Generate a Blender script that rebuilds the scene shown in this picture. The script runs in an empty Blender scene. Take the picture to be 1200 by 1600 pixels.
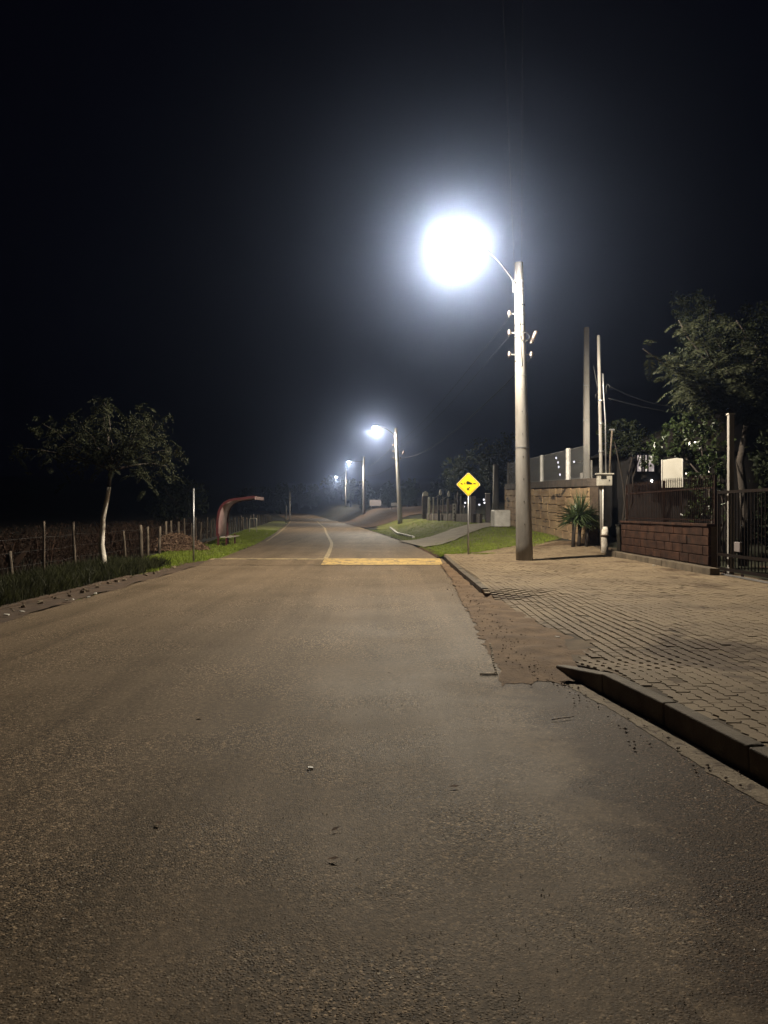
import bpy, math, random
import numpy as np
from mathutils import Vector, Matrix

random.seed(7)
rng = np.random.default_rng(11)
S = bpy.context.scene
COL = S.collection
R = math.radians

# ------------------------------------------------------------------ camera
CAMZ = 1.45
cam = bpy.data.cameras.new("camera")
cam.sensor_fit = 'HORIZONTAL'
cam.sensor_width = 36.0
cam.lens = 36.0
cam.clip_start = 0.05
cam.clip_end = 2000
camo = bpy.data.objects.new("camera", cam)
COL.objects.link(camo)
camo.location = (0, 0, CAMZ)
camo.rotation_euler = (R(90), 0, 0)
S.camera = camo

# ------------------------------------------------------------------ world: a moonless night sky
W = bpy.data.worlds.new("World")
S.world = W
W.use_nodes = True
wn = W.node_tree.nodes
wl = W.node_tree.links
bg = wn['Background']
sky = wn.new('ShaderNodeTexSky')
sky.sky_type = 'NISHITA'
sky.sun_disc = False
sky.sun_elevation = R(-8)
sky.sun_rotation = R(160)
mixw = wn.new('ShaderNodeMixRGB')
mixw.blend_type = 'ADD'
mixw.inputs['Fac'].default_value = 1.0
mixw.inputs['Color2'].default_value = (0.008, 0.008, 0.020, 1)
wl.new(sky.outputs['Color'], mixw.inputs['Color1'])
wl.new(mixw.outputs['Color'], bg.inputs['Color'])
bg.inputs['Strength'].default_value = 0.10
S.view_settings.view_transform = 'Standard'
S.view_settings.look = 'None'
S.view_settings.exposure = 0.22
S.view_settings.gamma = 1.0
LAMP_POWER = 11500.0
LAMP_COL = (1.0, 0.89, 0.71)
HAZE_DENSITY = 0.0022
S.cycles.use_denoising = True
S.cycles.max_bounces = 6
S.cycles.volume_bounces = 0
S.cycles.sample_clamp_indirect = 4.0
S.cycles.use_light_tree = True

# ------------------------------------------------------------------ helpers
def link(o, parent=None):
    COL.objects.link(o)
    if parent is not None:
        o.parent = parent
    return o

def tag(o, label=None, cat=None, group=None, kind=None):
    if label: o['label'] = label
    if cat: o['category'] = cat
    if group: o['group'] = group
    if kind: o['kind'] = kind
    return o

def thing(name, label, cat, loc=(0, 0, 0), rz=0.0, group=None):
    o = bpy.data.objects.new(name, None)
    o.empty_display_size = 0.2
    o.location = loc
    o.rotation_euler = (0, 0, rz)
    link(o)
    return tag(o, label, cat, group)

def children(o):
    return [c for c in COL.objects if c.parent == o]

def copy_tree(o, parent=None):
    c = o.copy()
    COL.objects.link(c)
    if parent is not None:
        c.parent = parent
    for ch in children(o):
        copy_tree(ch, c)
    return c

class MB:
    """collects shapes, then becomes one mesh object"""
    def __init__(s):
        s.v = []; s.f = []
    def add(s, vs, fs):
        n = len(s.v)
        s.v.extend([tuple(map(float, p)) for p in vs])
        s.f.extend([tuple(int(i) + n for i in f) for f in fs])
        return s
    def box(s, c, d, rz=0.0, rx=0.0, ry=0.0):
        M = Matrix.Translation(Vector(c)) @ Matrix.Rotation(rz, 4, 'Z') @ Matrix.Rotation(ry, 4, 'Y') @ Matrix.Rotation(rx, 4, 'X')
        h = [x / 2 for x in d]
        vs = [M @ Vector((sx * h[0], sy * h[1], sz * h[2])) for sx in (-1, 1) for sy in (-1, 1) for sz in (-1, 1)]
        return s.add(vs, [(0, 1, 3, 2), (4, 6, 7, 5), (0, 4, 5, 1), (2, 3, 7, 6), (0, 2, 6, 4), (1, 5, 7, 3)])
    def tube(s, pts, rad, n=8, cap=True):
        pts = [Vector(p) for p in pts]
        if not isinstance(rad, (list, tuple)):
            rad = [rad] * len(pts)
        rings = []
        prev = None
        for i, p in enumerate(pts):
            a = pts[max(i - 1, 0)]; b = pts[min(i + 1, len(pts) - 1)]
            t = (b - a)
            if t.length < 1e-9: t = Vector((0, 0, 1))
            t.normalize()
            if prev is None:
                up = Vector((0, 0, 1)) if abs(t.z) < 0.9 else Vector((1, 0, 0))
                u = t.cross(up).normalized()
            else:
                u = (prev - t * prev.dot(t))
                u = u.normalized() if u.length > 1e-6 else t.orthogonal().normalized()
            prev = u
            w = t.cross(u)
            rings.append([p + (u * math.cos(2 * math.pi * k / n) + w * math.sin(2 * math.pi * k / n)) * rad[i] for k in range(n)])
        vs = [q for r in rings for q in r]
        fs = []
        for i in range(len(pts) - 1):
            for k in range(n):
                k2 = (k + 1) % n
                fs.append((i * n + k, i * n + k2, (i + 1) * n + k2, (i + 1) * n + k))
        if cap:
            fs.append(tuple(range(n))[::-1])
            fs.append(tuple((len(pts) - 1) * n + k for k in range(n)))
        return s.add(vs, fs)
    def lathe(s, c, prof, n=20):
        vs = []; fs = []
        for r, z in prof:
            for k in range(n):
                a = 2 * math.pi * k / n
                vs.append((c[0] + r * math.cos(a), c[1] + r * math.sin(a), c[2] + z))
        m = len(prof)
        for i in range(m - 1):
            for k in range(n):
                k2 = (k + 1) % n
                fs.append((i * n + k, i * n + k2, (i + 1) * n + k2, (i + 1) * n + k))
        fs.append(tuple(range(n))[::-1]); fs.append(tuple((m - 1) * n + k for k in range(n)))
        return s.add(vs, fs)
    def prism(s, poly, axis, a, b):
        """poly in the plane across axis, from a to b along it"""
        def P(u, v, w):
            return {'x': (w, u, v), 'y': (u, w, v), 'z': (u, v, w)}[axis]
        n = len(poly)
        vs = [P(u, v, a) for u, v in poly] + [P(u, v, b) for u, v in poly]
        fs = [tuple(range(n)), tuple(range(n, 2 * n))[::-1]] + [(k, n + k, n + (k + 1) % n, (k + 1) % n) for k in range(n)]
        return s.add(vs, fs)
    def build(s, name, mat, parent=None, smooth=False, bevel=0.0, seg=2):
        me = bpy.data.meshes.new(name)
        me.from_pydata(s.v, [], s.f)
        me.update()
        fix_normals(me)
        return finish(name, me, mat, parent, smooth, bevel, seg)

def fix_normals(me):
    import bmesh
    if len(me.polygons) > 60000: return
    b = bmesh.new(); b.from_mesh(me)
    bmesh.ops.recalc_face_normals(b, faces=b.faces)
    b.to_mesh(me); b.free()

def finish(name, me, mat, parent=None, smooth=False, bevel=0.0, seg=2):
    if mat is not None: me.materials.append(mat)
    o = bpy.data.objects.new(name, me)
    link(o, parent)
    if smooth:
        me.polygons.foreach_set('use_smooth', [True] * len(me.polygons))
    if bevel > 0:
        m = o.modifiers.new('bevel', 'BEVEL'); m.width = bevel; m.segments = seg; m.limit_method = 'ANGLE'
    return o

def np_mesh(name, verts, k, mat, parent=None, smooth=False):
    """verts (n*k,3): n separate k-gons"""
    verts = np.asarray(verts, dtype=np.float32).reshape(-1, 3)
    n = len(verts) // k
    me = bpy.data.meshes.new(name)
    me.vertices.add(len(verts)); me.vertices.foreach_set('co', verts.ravel())
    me.loops.add(n * k); me.loops.foreach_set('vertex_index', np.arange(n * k, dtype=np.int32))
    me.polygons.add(n); me.polygons.foreach_set('loop_start', np.arange(0, n * k, k, dtype=np.int32))
    me.update(calc_edges=True)
    me.validate()
    return finish(name, me, mat, parent, smooth)

def grid_mesh(name, P, mat, parent=None, smooth=True):
    ny, nx = P.shape[:2]
    idx = np.arange(nx * ny).reshape(ny, nx)
    f = np.stack([idx[:-1, :-1], idx[:-1, 1:], idx[1:, 1:], idx[1:, :-1]], -1).reshape(-1, 4)
    me = bpy.data.meshes.new(name)
    me.vertices.add(nx * ny); me.vertices.foreach_set('co', P.astype(np.float32).ravel())
    me.loops.add(f.size); me.loops.foreach_set('vertex_index', f.astype(np.int32).ravel())
    me.polygons.add(len(f)); me.polygons.foreach_set('loop_start', np.arange(0, f.size, 4, dtype=np.int32))
    me.update(calc_edges=True)
    return finish(name, me, mat, parent, smooth)

def unit(v):
    return v / np.maximum(np.linalg.norm(v, axis=-1, keepdims=True), 1e-9)

def leaf_quads(c, u, v, l, w):
    """diamond leaves, slightly bent"""
    l = np.broadcast_to(np.asarray(l, float).reshape(-1, 1), (len(c), 1)); w = np.broadcast_to(np.asarray(w, float).reshape(-1, 1), (len(c), 1))
    return np.stack([c - u * l / 2, c + v * w / 2 - u * l * .05, c + u * l / 2, c - v * w / 2 - u * l * .05], 1).reshape(-1, 3)

# ------------------------------------------------------------------ materials
def nodes_of(name):
    m = bpy.data.materials.new(name); m.use_nodes = True
    nt = m.node_tree
    return m, nt, nt.nodes['Principled BSDF']

def nnoise(nt, vec, scale, detail=4, rough=.55, dist=0.0):
    n = nt.nodes.new('ShaderNodeTexNoise')
    n.inputs['Scale'].default_value = scale; n.inputs['Detail'].default_value = detail
    n.inputs['Roughness'].default_value = rough; n.inputs['Distortion'].default_value = dist
    if vec is not None: nt.links.new(vec, n.inputs['Vector'])
    return n.outputs['Fac']

def nramp(nt, fac, stops, interp='LINEAR'):
    r = nt.nodes.new('ShaderNodeValToRGB'); r.color_ramp.interpolation = interp
    el = r.color_ramp.elements
    while len(el) < len(stops): el.new(0.5)
    for e, (p, c) in zip(el, stops):
        e.position = p
        e.color = (c, c, c, 1) if isinstance(c, (int, float)) else (*c, 1)
    nt.links.new(fac, r.inputs['Fac'])
    return r.outputs['Color']

def nmix(nt, fac, a, b, mode='MIX'):
    m = nt.nodes.new('ShaderNodeMixRGB'); m.blend_type = mode
    for sock, val in ((m.inputs['Fac'], fac), (m.inputs['Color1'], a), (m.inputs['Color2'], b)):
        if isinstance(val, (int, float)): sock.default_value = val
        elif isinstance(val, tuple): sock.default_value = (*val, 1)
        else: nt.links.new(val, sock)
    return m.outputs['Color']

def ncoord(nt, scale=None, world=True):
    if world:
        g = nt.nodes.new('ShaderNodeNewGeometry'); v = g.outputs['Position']
    else:
        g = nt.nodes.new('ShaderNodeTexCoord'); v = g.outputs['Object']
    if scale is not None:
        m = nt.nodes.new('ShaderNodeMapping'); m.inputs['Scale'].default_value = scale
        nt.links.new(v, m.inputs['Vector']); v = m.outputs['Vector']
    return v

def nbump(nt, h, b, dist=.01, strength=1.0, prev=None):
    n = nt.nodes.new('ShaderNodeBump'); n.inputs['Distance'].default_value = dist; n.inputs['Strength'].default_value = strength
    nt.links.new(h, n.inputs['Height'])
    if prev is not None: nt.links.new(prev, n.inputs['Normal'])
    nt.links.new(n.outputs['Normal'], b.inputs['Normal'])
    return n.outputs['Normal']

def simple(name, c1, c2=None, scale=4.0, rough=.8, metal=0.0, bump=0.0, bscale=40.0, stretch=None, world=True, spots=None, spec=.5, lo=.35, hi=.65):
    m, nt, b = nodes_of(name)
    v = ncoord(nt, stretch, world)
    c2 = c2 or tuple(x * .7 for x in c1)
    col = nramp(nt, nnoise(nt, v, scale, 6, .62), [(lo, c2), (hi, c1)])
    if spots:
        col = nmix(nt, nramp(nt, nnoise(nt, v, spots[1], 5, .6, .4), [(spots[2], 0.0), (spots[2] + .06, 1.0)]), col, spots[0])
    nt.links.new(col, b.inputs['Base Color'])
    b.inputs['Roughness'].default_value = rough; b.inputs['Metallic'].default_value = metal
    b.inputs['Specular IOR Level'].default_value = spec
    if bump > 0:
        nbump(nt, nnoise(nt, v, bscale, 4, .6), b, bump)
    return m

def leaf_mat(name, c1, c2, rough=.55, trans=.25, spec=.4, scale=2.5):
    m, nt, b = nodes_of(name)
    v = ncoord(nt)
    a = nnoise(nt, v, scale, 3, .6)
    col = nramp(nt, a, [(.35, c2), (.62, c1)])
    col2 = nmix(nt, nramp(nt, nnoise(nt, v, scale * 11, 2), [(.45, 0.0), (.6, .45)]), col, tuple(min(1, x * 1.7) for x in c1))
    nt.links.new(col2, b.inputs['Base Color'])
    b.inputs['Roughness'].default_value = rough; b.inputs['Specular IOR Level'].default_value = spec
    tr = nt.nodes.new('ShaderNodeBsdfTranslucent'); nt.links.new(col2, tr.inputs['Color'])
    mx = nt.nodes.new('ShaderNodeMixShader'); mx.inputs['Fac'].default_value = trans
    nt.links.new(b.outputs['BSDF'], mx.inputs[1]); nt.links.new(tr.outputs['BSDF'], mx.inputs[2])
    nt.links.new(mx.outputs['Shader'], nt.nodes['Material Output'].inputs['Surface'])
    return m

def emit_mat(name, col, strength):
    m, nt, b = nodes_of(name)
    b.inputs['Base Color'].default_value = (.8, .8, .8, 1)
    b.inputs['Emission Color'].default_value = (*col, 1); b.inputs['Emission Strength'].default_value = strength
    return m

def asphalt(name, base, dark, chips=.5, rough=.68, tracks=True, bump=.006, repair=None):
    m, nt, b = nodes_of(name)
    v = ncoord(nt)
    # broad tone, wheel tracks along the road, fine mottling
    big = nramp(nt, nnoise(nt, v, .55, 5, .62), [(.32, dark), (.68, base)])
    if tracks:
        vs = ncoord(nt, (1.5, .05, 1))
        big = nmix(nt, nramp(nt, nnoise(nt, vs, 1.0, 4, .6), [(.38, .0), (.6, .5)]), big, tuple(x * 1.28 for x in base))
        vs2 = ncoord(nt, (1.1, .09, 1))
        big = nmix(nt, nramp(nt, nnoise(nt, vs2, 1.7, 3, .6), [(.52, .0), (.66, .35)]), big, tuple(x * .75 for x in dark))
    if repair:
        sx = nt.nodes.new('ShaderNodeSeparateXYZ'); nt.links.new(v, sx.inputs['Vector'])
        def mth(op, a, c):
            q = nt.nodes.new('ShaderNodeMath'); q.operation = op
            for i, w in enumerate((a, c)):
                if isinstance(w, (int, float)): q.inputs[i].default_value = w
                else: nt.links.new(w, q.inputs[i])
            return q.outputs[0]
        wob = mth('MULTIPLY', mth('SUBTRACT', nnoise(nt, v, 3.2, 5, .65), .5), 1.5)
        mx_ = mth('ADD', sx.outputs['X'], wob)
        mk = mth('MULTIPLY', nramp(nt, mth('SUBTRACT', mx_, .62), [(.25, 0.0), (.62, 1.0)]), mth('LESS_THAN', mth('ADD', sx.outputs['Y'], mth('MULTIPLY', wob, .15)), 6.76))
        big = nmix(nt, mk, big, repair)
    mott = nramp(nt, nnoise(nt, v, 26, 6, .75), [(.3, .55), (.7, 1.35)])
    col = nmix(nt, 1.0, big, mott, 'MULTIPLY')
    # aggregate: voronoi stones
    vo = nt.nodes.new('ShaderNodeTexVoronoi'); vo.inputs['Scale'].default_value = 95
    nt.links.new(v, vo.inputs['Vector'])
    sp_ = nt.nodes.new('ShaderNodeSeparateColor'); nt.links.new(vo.outputs['Color'], sp_.inputs['Color'])
    tone = nramp(nt, sp_.outputs['Red'], [(.0, .35), (.45, .82), (.75, 1.2), (.9, 2.0), (1.0, 3.4)])
    patch = nramp(nt, nnoise(nt, v, .8, 4, .6), [(.40, .22), (.62, 1.0)])
    col = nmix(nt, nmix(nt, 1.0, patch, (chips, chips, chips), 'MULTIPLY'), col, nmix(nt, 1.0, col, tone, 'MULTIPLY'))
    pits = nramp(nt, nnoise(nt, v, 60, 3, .7), [(.28, .55), (.38, 1.0)])
    col = nmix(nt, .8, col, pits, 'MULTIPLY')
    # sparse pale and dark chippings
    for sc_, lim, cc in ((58, .965, (.50, .42, .31)), (83, .955, (.36, .29, .20)), (71, .95, (.022, .017, .012))):
        vf = nt.nodes.new('ShaderNodeTexVoronoi'); vf.inputs['Scale'].default_value = sc_
        nt.links.new(v, vf.inputs['Vector'])
        sf = nt.nodes.new('ShaderNodeSeparateColor'); nt.links.new(vf.outputs['Color'], sf.inputs['Color'])
        sel = nmix(nt, 1.0, nramp(nt, sf.outputs['Green'], [(lim, 0.0), (lim + .004, 1.0)]), nramp(nt, vf.outputs['Distance'], [(.30, 1.0), (.40, 0.0)]), 'MULTIPLY')
        col = nmix(nt, nmix(nt, 1.0, sel, patch, 'MULTIPLY'), col, cc)
    nt.links.new(col, b.inputs['Base Color'])
    rr = nramp(nt, nnoise(nt, v, .9, 3), [(.3, rough + .02), (.7, rough + .10)])
    nt.links.new(rr, b.inputs['Roughness'])
    b.inputs['Specular IOR Level'].default_value = .17
    h1 = nramp(nt, vo.outputs['Distance'], [(.0, 1.0), (.55, .0)])
    hh = nmix(nt, 1.0, h1, patch, 'MULTIPLY')
    n1 = nbump(nt, hh, b, bump * .8, .7)
    n2 = nbump(nt, nnoise(nt, v, 45, 5, .8), b, bump * .5, .5, n1)
    nbump(nt, nnoise(nt, v, 1.3, 3), b, .012, .5, n2)
    return m

M = {}
M['road'] = asphalt('worn_asphalt', (.182, .134, .088), (.110, .078, .047), 1.0, repair=(.072, .046, .028))
M['ground'] = simple('ground_soil_grass', (.026, .030, .011), (.018, .016, .009), 1.1, .95, bump=.03, bscale=9, spots=((.085, .05, .028), .6, .58))
M['lawn'] = simple('lawn', (.16, .175, .030), (.09, .10, .020), 1.4, .95, bump=.02, bscale=20, spots=((.17, .13, .06), 1.6, .56))
M['dirt'] = simple('dirt_track', (.15, .095, .060), (.085, .052, .034), .7, .95, bump=.03, bscale=7)
M['soil'] = simple('red_soil', (.215, .135, .072), (.120, .072, .038), 3.5, .95, bump=.015, bscale=28)
M['soil_dark'] = simple('dark_gutter_soil', (.105, .066, .040), (.055, .035, .022), 3.5, .95, bump=.015, bscale=28)
M['gutter'] = simple('gutter_cement', (.30, .24, .165), (.15, .11, .07), 5.0, .9, bump=.01, bscale=45, spots=((.09, .06, .035), 6, .58))
M['paver'] = simple('concrete_paver', (.275, .205, .125), (.180, .130, .078), .8, .85, bump=.004, bscale=120, spots=((.10, .062, .032), .45, .56))
M['paver_bed'] = simple('paver_sand', (.16, .11, .062), (.05, .034, .019), 2.2, .95)
M['kerb'] = simple('kerb_concrete', (.165, .130, .088), (.070, .052, .034), 3, .85, bump=.008, bscale=50)
M['drive'] = simple('driveway_concrete', (.42, .37, .29), (.28, .24, .18), 1.5, .85, bump=.012, bscale=12)
M['yellow'] = simple('yellow_road_paint', (.62, .42, .14), (.38, .26, .10), 3.5, .7, bump=.004, bscale=60, spots=((.17, .125, .08), 7, .54))
M['pale_line'] = simple('worn_line_paint', (.52, .40, .21), (.26, .20, .12), 4, .7, spots=((.14, .11, .08), 5, .54))
M['concrete'] = simple('pole_concrete', (.33, .31, .285), (.20, .185, .165), 1.6, .85, bump=.006, bscale=35, stretch=(2.5, 2.5, .5), spots=((.12, .105, .09), 3, .64))
M['galv'] = simple('galvanised_steel', (.42, .42, .43), (.30, .30, .31), 9, .45, .7)
M['arm'] = simple('painted_arm', (.10, .10, .105), (.06, .06, .062), 9, .7)
M['ceramic'] = simple('insulator_ceramic', (.22, .17, .15), (.12, .09, .08), 9, .3)
M['cable'] = simple('black_cable', (.035, .035, .035), (.02, .02, .02), 9, .6)
M['alu_cable'] = simple('bare_cable', (.35, .35, .36), (.25, .25, .25), 9, .5, .6)
M['lamp_body'] = simple('lamp_housing', (.35, .35, .36), (.28, .28, .29), 9, .5, .3)
M['lamp_glow'] = emit_mat('lamp_lens', (1.0, .98, .95), 60.0)
M['sign_yellow'] = simple('sign_yellow', (.95, .66, .015), (.85, .58, .012), 5, .35)
M['sign_black'] = simple('sign_black', (.012, .011, .010), None, 5, .4)
M['sign_white'] = simple('sign_white_edge', (.80, .76, .62), None, 5, .35)
M['white_paint'] = simple('white_paint', (.80, .78, .75), (.60, .58, .54), 3, .6, bump=.003, spots=((.38, .35, .31), 4, .68))
M['white_board'] = simple('white_panel', (.64, .61, .54), (.52, .49, .42), 1.6, .45)
M['board_text'] = simple('board_faded_print', (.36, .35, .31), None, 12, .6)
M['red_paint'] = simple('dark_red_paint', (.105, .022, .024), (.06, .012, .014), 3, .45, spots=((.07, .015, .014), 7, .62))
M['pink_panel'] = simple('pale_pink_panel', (.44, .30, .29), (.28, .18, .18), 2.5, .5)
M['plank'] = simple('pale_plank', (.50, .45, .38), (.33, .29, .24), 6, .7)
M['wood'] = simple('weathered_post_wood', (.17, .135, .10), (.06, .045, .034), 5, .9, bump=.01, bscale=30, stretch=(4, 4, .6))
M['white_bark'] = simple('limewashed_bark', (.82, .76, .68), (.50, .44, .36), 7, .9, bump=.012, bscale=28)
M['bark'] = simple('dark_bark', (.045, .034, .026), (.022, .017, .013), 6, .9, bump=.02, bscale=20)
M['stone'] = simple('ochre_stone_blocks', (.46, .32, .18), (.26, .165, .09), 2.4, .9, bump=.03, bscale=11, stretch=(1, .25, 1), spots=((.050, .034, .022), 2.0, .59))
M['stone_cap'] = simple('stained_cap_stone', (.135, .105, .085), (.06, .047, .038), 2.2, .9, bump=.03, bscale=12)
M['mortar'] = simple('mortar', (.12, .085, .060), (.07, .05, .036), 8, .95)
M['redblock'] = simple('red_sandstone_block', (.066, .032, .020), (.022, .012, .009), 3.0, .95, spec=.15, bump=.02, bscale=22, spots=((.03, .022, .018), 4, .60))
M['iron'] = simple('dark_iron', (.010, .008, .007), (.016, .009, .006), 8, .9, spec=.08)
M['rust_iron'] = simple('brown_iron', (.032, .016, .011), (.014, .008, .006), 8, .85, spec=.1)
M['box_plastic'] = simple('meter_box_plastic', (.50, .47, .41), (.40, .37, .31), 3, .5)
M['dark'] = simple('dark_recess', (.012, .011, .010), None, 5, .6)
M['bin'] = simple('black_bin', (.016, .018, .022), (.010, .011, .013), 4, .35)
M['steel_mesh'] = simple('mesh_wire', (.36, .36, .37), (.26, .26, .26), 9, .5, .3)
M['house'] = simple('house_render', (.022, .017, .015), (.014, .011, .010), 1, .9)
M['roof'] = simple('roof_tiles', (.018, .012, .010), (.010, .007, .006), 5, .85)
M['window_lit'] = emit_mat('lit_window', (.95, .80, .78), .30)
M['spark'] = emit_mat('porch_light', (.9, .9, 1.0), 1.8)
M['bright'] = emit_mat('porch_bulb', (1, .95, .9), 4)
M['grey_panel'] = simple('grey_board', (.22, .19, .19), (.16, .14, .14), 2, .7)
M['litter'] = simple('pale_litter', (.70, .68, .62), (.55, .52, .46), 9, .6)
M['twig'] = simple('twig_brown', (.17, .105, .07), (.09, .055, .038), 9, .9)
M['pebble'] = simple('gravel_stone', (.62, .52, .39), (.24, .19, .13), 60, .38)
M['tree_leaf'] = leaf_mat('dull_green_leaf', (.060, .075, .032), (.028, .036, .016))
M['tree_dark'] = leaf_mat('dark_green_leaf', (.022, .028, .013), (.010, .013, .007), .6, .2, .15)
M['gloss_leaf'] = leaf_mat('glossy_leaf', (.038, .054, .020), (.013, .020, .008), .22, .12, .8)
M['feather_leaf'] = leaf_mat('feathery_leaf', (.036, .040, .020), (.013, .015, .008), .7, .25, .12)
M['far_leaf'] = leaf_mat('far_leaf', (.036, .052, .020), (.016, .024, .010))
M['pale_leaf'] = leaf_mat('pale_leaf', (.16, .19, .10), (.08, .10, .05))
M['yucca'] = leaf_mat('spiky_leaf', (.090, .125, .055), (.035, .055, .022), .4)
M['dry'] = leaf_mat('dry_brush', (.044, .024, .015), (.010, .007, .005), .8, .3, .2, 1.2)
M['grass'] = leaf_mat('grass_blade', (.22, .28, .036), (.12, .15, .024), .6, .3, .3, 1.2)
M['grass_dark'] = leaf_mat('rank_grass_blade', (.046, .050, .018), (.018, .019, .008), .6, .3, .3, 1.6)
M['brush'] = leaf_mat('cut_brush_leaf', (.23, .150, .10), (.09, .055, .038), .8, .2, .2, 4)

# ------------------------------------------------------------------ terrain functions
Y_ = np.array([-40, 0, 23, 35, 52, 70, 95, 124, 145, 175, 230.])
EL = np.array([-5.05, -5.05, -5.05, -5.75, -7.4, -9.3, -12.0, -15.3, -18.5, -25, -42.])
ER = np.array([1.75, 1.75, 1.75, 1.18, -.35, -2.0, -4.6, -7.6, -10.6, -17, -33.])
CL = np.array([-1.74, -1.74, -1.74, -2.35, -3.9, -5.4, -8.0, -10.8, -14, -21, -37.])
def sm_interp(y, T):
    y = np.asarray(y, float)
    return (np.interp(y - 3, Y_, T) + np.interp(y, Y_, T) * 2 + np.interp(y + 3, Y_, T)) / 4
eL = lambda y: sm_interp(y, EL)
eR = lambda y: sm_interp(y, ER)
cL = lambda y: sm_interp(y, CL)
prof = lambda y: np.interp(y, [-50, 105, 140, 165, 200, 260], [0, 0, -.05, .75, 1.4, 2.2])
def ss(a, b, x):
    t = np.clip((np.asarray(x, float) - a) / (b - a), 0, 1)
    return t * t * (3 - 2 * t)
RY = [-50, 23.5, 29, 45, 62, 85, 110, 260]
RV = [.115, .115, .40, .66, .85, 1.7, 2.0, 2.6]
def H(x, y):
    x = np.asarray(x, float); y = np.asarray(y, float)
    p = prof(y)
    dr = x - eR(y); dl = eL(y) - x
    up = np.interp(y, RY, RV)
    near = ss(-.05, .35, dr) * .115
    far = ss(.4, 5.6, dr) * up + .05 * np.maximum(dr - 6, 0) * ss(24, 60, y)
    k = ss(22.5, 27, y)
    r = near * (1 - k) + far * k
    l = ss(.3, 1.5, dl) * .06 - .10 * ss(3, 9, dl)
    hills = np.maximum(0, (np.abs(x + 10) - 55)) * .03 + np.maximum(0, y - 200) * .05
    return p + r + l + hills

def g(x, y): return float(H(x, y))

# ground: a sheet to the horizon, dropped a little below the road
xs = np.unique(np.concatenate([np.linspace(-300, -40, 14), np.arange(-40, 30, .6), np.linspace(30, 300, 14), np.arange(-9, 9, .2)]))
ys = np.unique(np.concatenate([np.linspace(-60, 0, 10), np.arange(0, 30, .3), np.arange(30, 90, 1.0), np.arange(90, 240, 3), np.linspace(240, 700, 16)]))
X, Yg = np.meshgrid(xs, ys)
Z = H(X, Yg) - .05
under = (X > eL(Yg) - .1) & (X < eR(Yg) + .25)
Z = np.where(under, prof(Yg) - .09, Z)
pv = (X > 1.5) & (Yg < 23.8)
Z = np.where(pv & ~under, -.06, Z)
nz = (np.sin(X * 1.7 + 3 * np.sin(Yg * .9)) + np.sin(Yg * 2.3 + 2 * np.sin(X * 1.1))) * .012
Z = np.where(under | pv, Z, Z + nz)
tag(grid_mesh('ground', np.stack([X, Yg, Z], -1), M['ground']), kind='structure')

def sheet(name, lo, hi, y0, y1, off, mat, nx=8, dy=.6, hfun=None, edge=0.0, es=0, kind='structure', warp=0.0):
    yy = np.arange(y0, y1 + 1e-6, dy)
    t = np.linspace(0, 1, nx + 1)
    a = np.array([lo(v) if callable(lo) else lo for v in yy]); b = np.array([hi(v) if callable(hi) else hi for v in yy])
    if edge > 0:
        r1 = np.random.default_rng(es + 5)
        k = np.array([.2, .6, .2])
        j1 = np.convolve(r1.normal(0, edge, len(yy) + 2), k, 'valid'); j2 = np.convolve(r1.normal(0, edge, len(yy) + 2), k, 'valid')
        a = a + j1; b = b + j2
    XX = a[:, None] * (1 - t) + b[:, None] * t
    YY = np.repeat(yy[:, None], nx + 1, 1)
    if warp > 0:
        YY = YY - warp * (1 - ss(y0, y0 + .6, YY)) * (1.1 + .6 * np.sin(XX * 8.3) + .4 * np.sin(XX * 21 + 1) + .25 * np.sin(XX * 47))
    ZZ = (hfun or H)(XX, YY) + off
    o = grid_mesh(name, np.stack([XX, YY, ZZ], -1), mat)
    return tag(o, kind=kind)

flat = lambda x, y: prof(y) + 0 * x
sheet('road', eL, lambda y: np.interp(y, [-40, -2, 4, 5.5, 6.72, 6.74], [3.2, 2.9, 2.05, 1.86, 1.62, 1.05]) if y < 6.75 else float(eR(y)), -40, 230, 0.0, M['road'], 14, .25, flat, .02, 1)
# soil washed over the driveway mouth
def pave_z(x, y):
    drop = .095 * (1 - ss(1.7, 3.4, x)) * ss(6.0, 7.4, y) * (1 - ss(12.2, 13.5, y))
    rise = ss(23, 29, y) * ss(2.5, 7, x) * .24
    return .118 + .040 * (1 - ss(6.5, 12, y)) - drop * (1 + .42 * (1 - ss(6.5, 12, y))) + rise + .006 * np.sin(x * 1.9 + y * .7) + .006 * np.sin(y * 1.3 - x)
def soil_h(x, y):
    m = ss(1.0, 1.6, x)
    fill = np.maximum(0, pave_z(x, y) - .014) * ss(1.68, 1.80, x) * ss(7.2, 7.9, y) * (1 - ss(13.45, 13.6, y))
    return np.maximum(fill, .004 + (m * .026 + .008 * np.sin(x * 9 + 2 * np.sin(y * 5.1)) * m + .006 * np.sin(y * 8.3 + x * 3) * m) * ss(6.6, 7.2, y))
sheet('soil_verge', lambda y: np.interp(y, [6.6, 8.3, 13.5, 16, 20, 23], [1.02, 1.10, 1.30, 1.42, 1.52, 1.62]), lambda y: np.interp(y, [6.6, 7.1, 8.2, 9.5, 11.5, 13.3, 13.6, 23], [1.66, 1.80, 2.25, 2.0, 1.9, 1.95, 1.72, 1.74]), 6.6, 23, .0, M['soil'], 30, .06, soil_h, .03, 3, warp=.11)
# thin pale cement edge of the old carriageway
b = MB()
for y0, y1, xx in ((6.85, 8.4, None),):
    for i in range(14):
        a0 = y0 + (y1 - y0) * i / 14; x0 = 1.005 + .16 * i / 14
        b.box((x0 + random.uniform(-.006, .006), a0 + .055, .012), (.018, .1 * random.uniform(.5, 1.0), .014), rz=-.1)
b.box((.93, 6.82, .012), (.16, .02, .012))
tag(b.build('road_edge', M['gutter']), kind='structure')
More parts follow.
